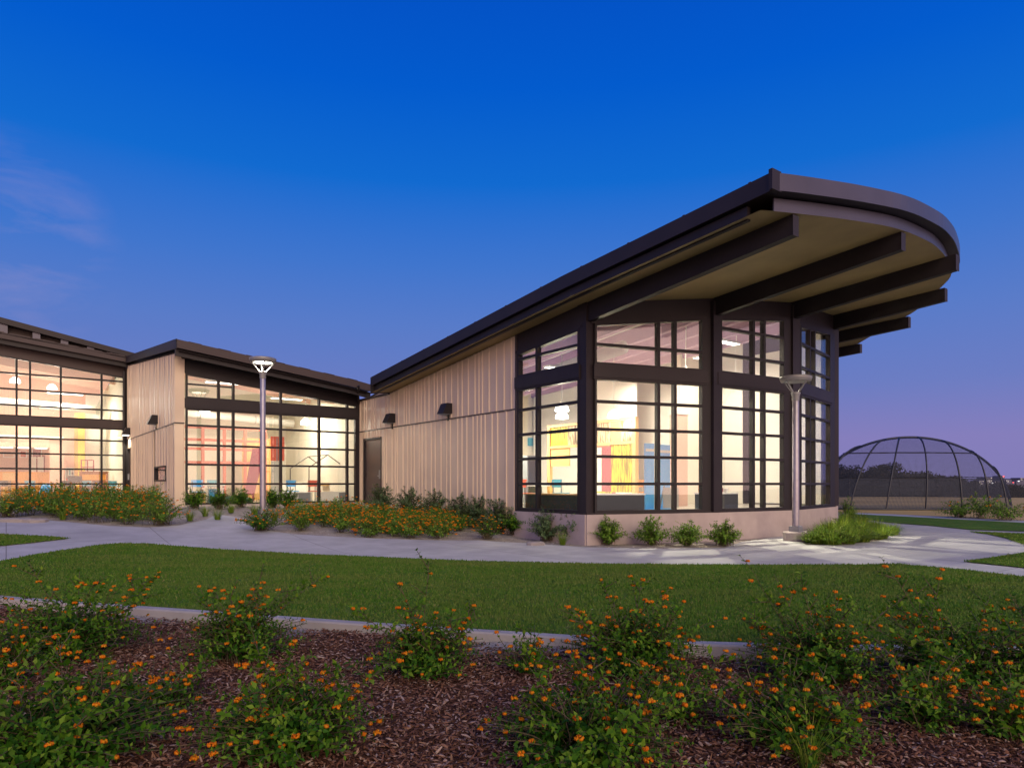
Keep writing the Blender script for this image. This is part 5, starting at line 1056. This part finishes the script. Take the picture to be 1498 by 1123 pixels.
# ---- left wing
t = thing('cupboard', 'long run of orange wood cupboards at the back of the left wing', 'cupboard', -12, -33.5)
v0_, v1_ = -17.5, on(72, -33); bx('carcass', 'orangewood', t, v0_, v1_, -33.5, -33.02, FL, .66)
k = 0; v = v0_
while v < v1_-.4: bx('door', 'orangewood' if k % 3 else 'oak', t, v+.02, v+.56, -33.02, -32.99, FL+.1, .60); v += .6; k += 1
t = thing('pier', 'salmon pier in the middle of the left wing', 'pier', on(82, -30.5), -30.5); bx('shaft', 'salmon', t, on(73, -30.5), on(93, -30.5), -30.8, -30.5, FL, 2.35); bx('head', 'inwhite', t, -17.9, on(93, -30.5), -30.9, -30.45, 2.35, 2.5)
t = thing('yellow_column', 'tall yellow and ochre painted column in the left wing', 'column', on(120, -32.5), -32.5); bx('shaft', 'yellow', t, on(114, -32.5), on(124, -32.5), -32.7, -32.5, FL, 4.2); bx('face', 'oak', t, on(109, -32.5), on(114, -32.5), -32.7, -32.52, FL, 4.2)
t = thing('piano', 'upright brown wooden piano at the right of the left wing', 'piano', on(138, -29.5), -29.5); a, b = on(117, -29.5), on(158, -29.5)
bx('case', 'pianowood', t, a, b, -29.9, -29.5, FL, .62); bx('key_shelf', 'pianowood', t, a+.04, b-.04, -29.5, -29.15, -.12, -.02); bx('keys', 'white', t, a+.12, b-.12, -29.45, -29.18, -.02, .0); bx('music_desk', 'orangewood', t, a+.1, b-.1, -29.5, -29.46, .22, .5); bx('lid', 'pianowood', t, a-.03, b+.03, -29.95, -29.45, .62, .66)
for v in (a+.02, b-.12): bx('leg', 'pianowood', t, v, v+.1, -29.45, -29.2, FL, -.12)
def stool(label, x, n, col='teal'):
    v = on(x, n); t = thing('chair', label, 'chair', v, n, group='chairs in the left wing'); bx('seat', col, t, v-.22, v+.22, n-.2, n+.22, -.34, -.30); bx('backrest', col, t, v-.22, v+.22, n-.22, n-.19, -.12, .16)
    for a_ in (-.2, .17):
        for b_ in (-.2, .17): bx('leg', 'grey', t, v+a_, v+a_+.03, n+b_, n+b_+.03, FL, -.34 if b_ > 0 else .1)
stool('teal chair before the piano', 127, -28.0); stool('teal chair at the right end of the left wing', 166, -28.4); stool('dark chair beside the piano', 143, -27.8, 'dark'); stool('second teal chair near the right jamb of the left wing', 178, -28.0); stool('dark chair at the far left behind the glass', 8, -28, 'dark')
t = thing('music_stand', 'black music stand tilted up near the piano', 'music stand', on(110, -27.6), -27.6); vq = on(110, -27.6); mb = MB(); mb.quadbox([P(vq-.3, -27.55, .05), P(vq+.3, -27.55, .05), P(vq+.3, -27.52, .05), P(vq-.3, -27.52, .05), P(vq-.28, -27.75, .40), P(vq+.28, -27.75, .40), P(vq+.28, -27.72, .40), P(vq-.28, -27.72, .40)]); mb.build('desk', M['dark'], t); mb = MB(); mb.tube([P(vq, -27.6, FL), P(vq, -27.6, .1)], .02, 6); mb.build('pole', M['dark'], t)
for k_ in range(3): mb = MB(); a_ = k_*2.09; mb.tube([P(vq, -27.6, FL+.2), P(vq+.25*math.cos(a_), -27.6+.25*math.sin(a_), FL+.01)], .012, 5); mb.build('leg', M['dark'], t)
t = thing('punch_bag', 'bright blue padded bag leaning at the left wing glass', 'bag', on(63, -27), -27); v_a, v_b = on(57, -27), on(70, -27); mb = MB(); mb.tube([P(v_a, -27, FL+.02), P(v_a+.1, -27, FL+.1), P(v_b-.05, -27.2, -.1), P(v_b, -27.25, .0)], [.10, .17, .19, .08], 14); mb.build('bag', M['blue'], t, True)
for i, (xa, xb) in enumerate([(140, 158), (95, 112)]):
    t = thing('wall_rack', ['maroon ladder-like rack beside the yellow column', 'maroon ladder-like rack left of the yellow column'][i], 'rack', on((xa+xb)/2-20, -32.0), -32.0, group='maroon racks'); a, b = on(xa-22, -32), on(xb-22, -32)
    for v in (a, (a+b)/2, b): bx('upright', 'maroon', t, v, v+.06, -32.05, -32, FL, 1.35)
    for z in (.4, .9, 1.3): bx('rung', 'maroon', t, a, b+.06, -32.04, -32.01, z, z+.05)
t = thing('wall', 'pale green-white end wall panel at the right of the left wing', 'wall', on(168, -33), -33); bx('wall_panel', 'inwhite', t, on(126, -33), -7.25, -33.4, -33.2, FL, 5.2); bx('skirting', 'grey', t, on(126, -33), -7.25, -33.2, -33.18, FL, FL+.12)
for i, (x, y) in enumerate([(12, 612), (6, 616), (19, 618)]):
    v, d = on_n(x, -27.5); t = empty('hanging_ornament', P(v, -27.5, Z(y, d)), ['left', 'middle', 'right'][i]+' red paper ornament hanging at the far left', 'ornament', 'red hanging paper ornaments'); mb = MB(); mb.lathe(P(v, -27.5, Z(y, d)), [(0, -.14), (.1, -.12), (.16, 0), (.1, .12), (0, .14)], 10); mb.build('paper_ball', M['red'], t); mb = MB(); mb.tube([P(v, -27.5, Z(y, d)+.1), P(v, -27.5, 5.0)], .006, 4); mb.build('thread', M['grey'], t)

def poster(label, parent_n, x0, x1, y0, y1, m_):
    a, d = on_n(x0, parent_n); b, d2 = on_n(x1, parent_n); t = empty('poster', P((a+b)/2, parent_n, Z(y1, d)), label, 'poster', 'posters pinned to interior walls'); bx('sheet', m_, t, a, b, parent_n-.012, parent_n, Z(y1, d), Z(y0, d)); bx('mount', 'white', t, a-.04, b+.04, parent_n-.02, parent_n-.013, Z(y1, d)-.04, Z(y0, d)+.04)
for i, (n_, x0, x1, y0, y1, m_, lb) in enumerate([
    (-34.7, 30, 38, 660, 668, 'red', 'small red sheet on the left wing back wall, leftmost'), (-34.7, 48, 60, 657, 669, 'maroon', 'maroon sheet on the left wing back wall beside the pier'), (-34.7, 6, 20, 662, 668, 'salmon', 'salmon sheet low on the left wing back wall'),
    (-22.95, 440, 449, 676, 690, 'teal', 'teal sheet on the middle wing back wall'), (-22.95, 482, 496, 668, 680, 'oak', 'ochre sheet on the middle wing back wall'), (-22.95, 458, 466, 668, 684, 'lightgrey', 'pale grey sheet on the middle wing back wall'),
    (-13.95, 772, 780, 640, 652, 'teal', 'teal sheet on the right wing back wall'), (-13.95, 790, 797, 636, 650, 'red', 'red sheet on the right wing back wall')]): poster(lb, n_, x0, x1, y0, y1, m_)
def duct(label, pts, r_):
    o = empty('duct', pts[0], label, 'duct', 'round ceiling ducts'); mb = MB(); mb.tube(pts, r_, 14); mb.build('pipe', M['inwhite'], o, True)
    for a, b in zip(pts[:-1], pts[1:]):
        for k in (.3, .7): q = Vector(a).lerp(Vector(b), k); d = (Vector(b)-Vector(a)).normalized()*.03; mb = MB(); mb.tube([q-d, q+d], r_*1.06, 14); mb.build('collar', M['lightgrey'], o)
duct('white round duct under the ceiling of the right wing', [P(2.6, -12, zs(2.6, -12)-.8), P(2.6, -1.2, zs(2.6, -1.2)-.8)], .2)
duct('white round duct under the ceiling of the left wing', [P(-17.5, -30.6, 4.4), P(-7.6, -30.6, 4.0)], .22)
duct('white round duct under the ceiling of the middle wing', [P(-6.6, -21, 3.3), P(-.4, -21, 3.0)], .18)
for i, (v, n, lb) in enumerate([(3.0, -6.0, 'round table deep in the right wing'), (8.0, -8.6, 'round table near the red door of the right wing')]):
    t = thing('table', lb, 'table', v, n, group='round tables'); mb = MB(); mb.lathe(P(v, n, FL), [(0, .70), (.6, .70), (.6, .73), (0, .73)], 24); mb.build('tabletop', M['white'], t)
    for a in (.8, 2.37, 3.94, 5.5): mb = MB(); c_ = P(v, n, FL); mb.tube([c_+Vector((.45*math.cos(a), .45*math.sin(a), 0)), c_+Vector((.4*math.cos(a), .4*math.sin(a), .7))], .02, 6); mb.build('leg', M['grey'], t)

# more of the rooms' furniture
shelf_unit('tall white shelves beside the partition, right wing', 3.9, 5.3, -12.9, 1.9, 3, 6, .8, 11)
shelf_unit('cream shelves at the back of the left wing', on(96, -33.2), on(112, -33.2), -33.2, .9, 4, 4, .8, 12)
t = thing('lowered_ceiling', 'lowered cream ceiling block with recessed lamps at the back of the left wing', 'ceiling block', -13, -33); bx('block', 'inwhite', t, -17.8, on(74, -33), -34.6, -31.4, 1.95, 2.15); bx('edge_trim', 'salmon', t, -17.8, on(74, -33), -31.4, -31.36, 1.93, 2.17)
for i, x in enumerate((10, 34, 60)):
    v, d = on_n(x, -32.4); o = empty('recessed_lamp', P(v, -32.4, 1.94), ['left', 'middle', 'right'][i]+' round recessed lamp under the lowered ceiling', 'ceiling light', 'recessed lamps'); mb = MB(); mb.lathe(P(v, -32.4, 1.93), [(0, 0), (.26, 0), (.28, .02), (0, .02)], 20); mb.build('lens', M['lampglow'], o)
t = thing('door', 'white double door with maroon frame at the back of the left wing', 'door', on(52, -34.6), -34.6)
for i, (xa, xb) in enumerate([(44, 53), (55, 64)]): bx('leaf', 'inwhite', t, on(xa, -34.6), on(xb, -34.6), -34.75, -34.68, FL, 1.55)
bx('frame', 'maroon', t, on(42, -34.6), on(66, -34.6), -34.79, -34.76, FL, 1.66)
def tbl(label, x, n, w, top='white'):
    v = on(x, n); t = thing('table', label, 'table', v, n, group='work tables'); bx('tabletop', top, t, v-w, v+w, n-.4, n+.4, -.08, -.04)
    for a in (-w+.04, w-.08):
        for b in (-.36, .32): bx('leg', 'grey', t, v+a, v+a+.04, n+b, n+b+.04, FL, -.08)
tbl('white work table at the far left of the left wing', 15, -28.8, .8); tbl('pale work table left of the pier in the left wing', 50, -29.4, .8, 'oak'); tbl('white work table at the right of the left wing', 168, -29.6, .6)
tbl('white work table in front of the terracotta screen', 300, -17.6, .7); tbl('pale oak work table under the playhouse frame', 480, -17.4, .8, 'oak')
for i, (x, n, c_, lb) in enumerate([(20, -28.0, 'orangewood', 'orange chair at the far left table'), (44, -28.4, 'teal', 'teal chair at the oak table, left wing'), (96, -28.6, 'dark', 'dark chair right of the salmon pier'), (290, -16.8, 'blue', 'blue chair at the left jamb of the middle wing'), (313, -17.2, 'teal', 'teal chair at the table before the terracotta screen'), (428, -17, 'blue', 'blue chair behind the beige low cabinet'), (460, -16.4, 'red', 'red chair at the playhouse frame'), (500, -16.8, 'teal', 'teal chair at the right of the playhouse frame')]): stool(lb, x, n, c_)
for i, (v, n, cc, lb) in enumerate([(2.2, -5.4, 'red', 'red chair deep inside the left bay'), (3.6, -5.2, 'teal', 'teal chair deep inside the left bay'), (3.2, -3.0, 'blue', 'blue chair between the left bay and the partition'), (7.6, -5.0, 'orangewood', 'orange chair right of the partition'), (8.4, -4.4, 'teal', 'teal chair before the cream pier wall')]):
    t = thing('chair', lb, 'chair', v, n, group='chairs in the right wing'); bx('seat', cc, t, v-.22, v+.22, n-.2, n+.22, -.34, -.30); bx('backrest', cc, t, v-.22, v+.22, n-.22, n-.19, -.12, .16)
    for a_ in (-.2, .17):
        for b_ in (-.2, .17): bx('leg', 'grey', t, v+a_, v+a_+.03, n+b_, n+b_+.03, FL, -.34 if b_ > 0 else .1)
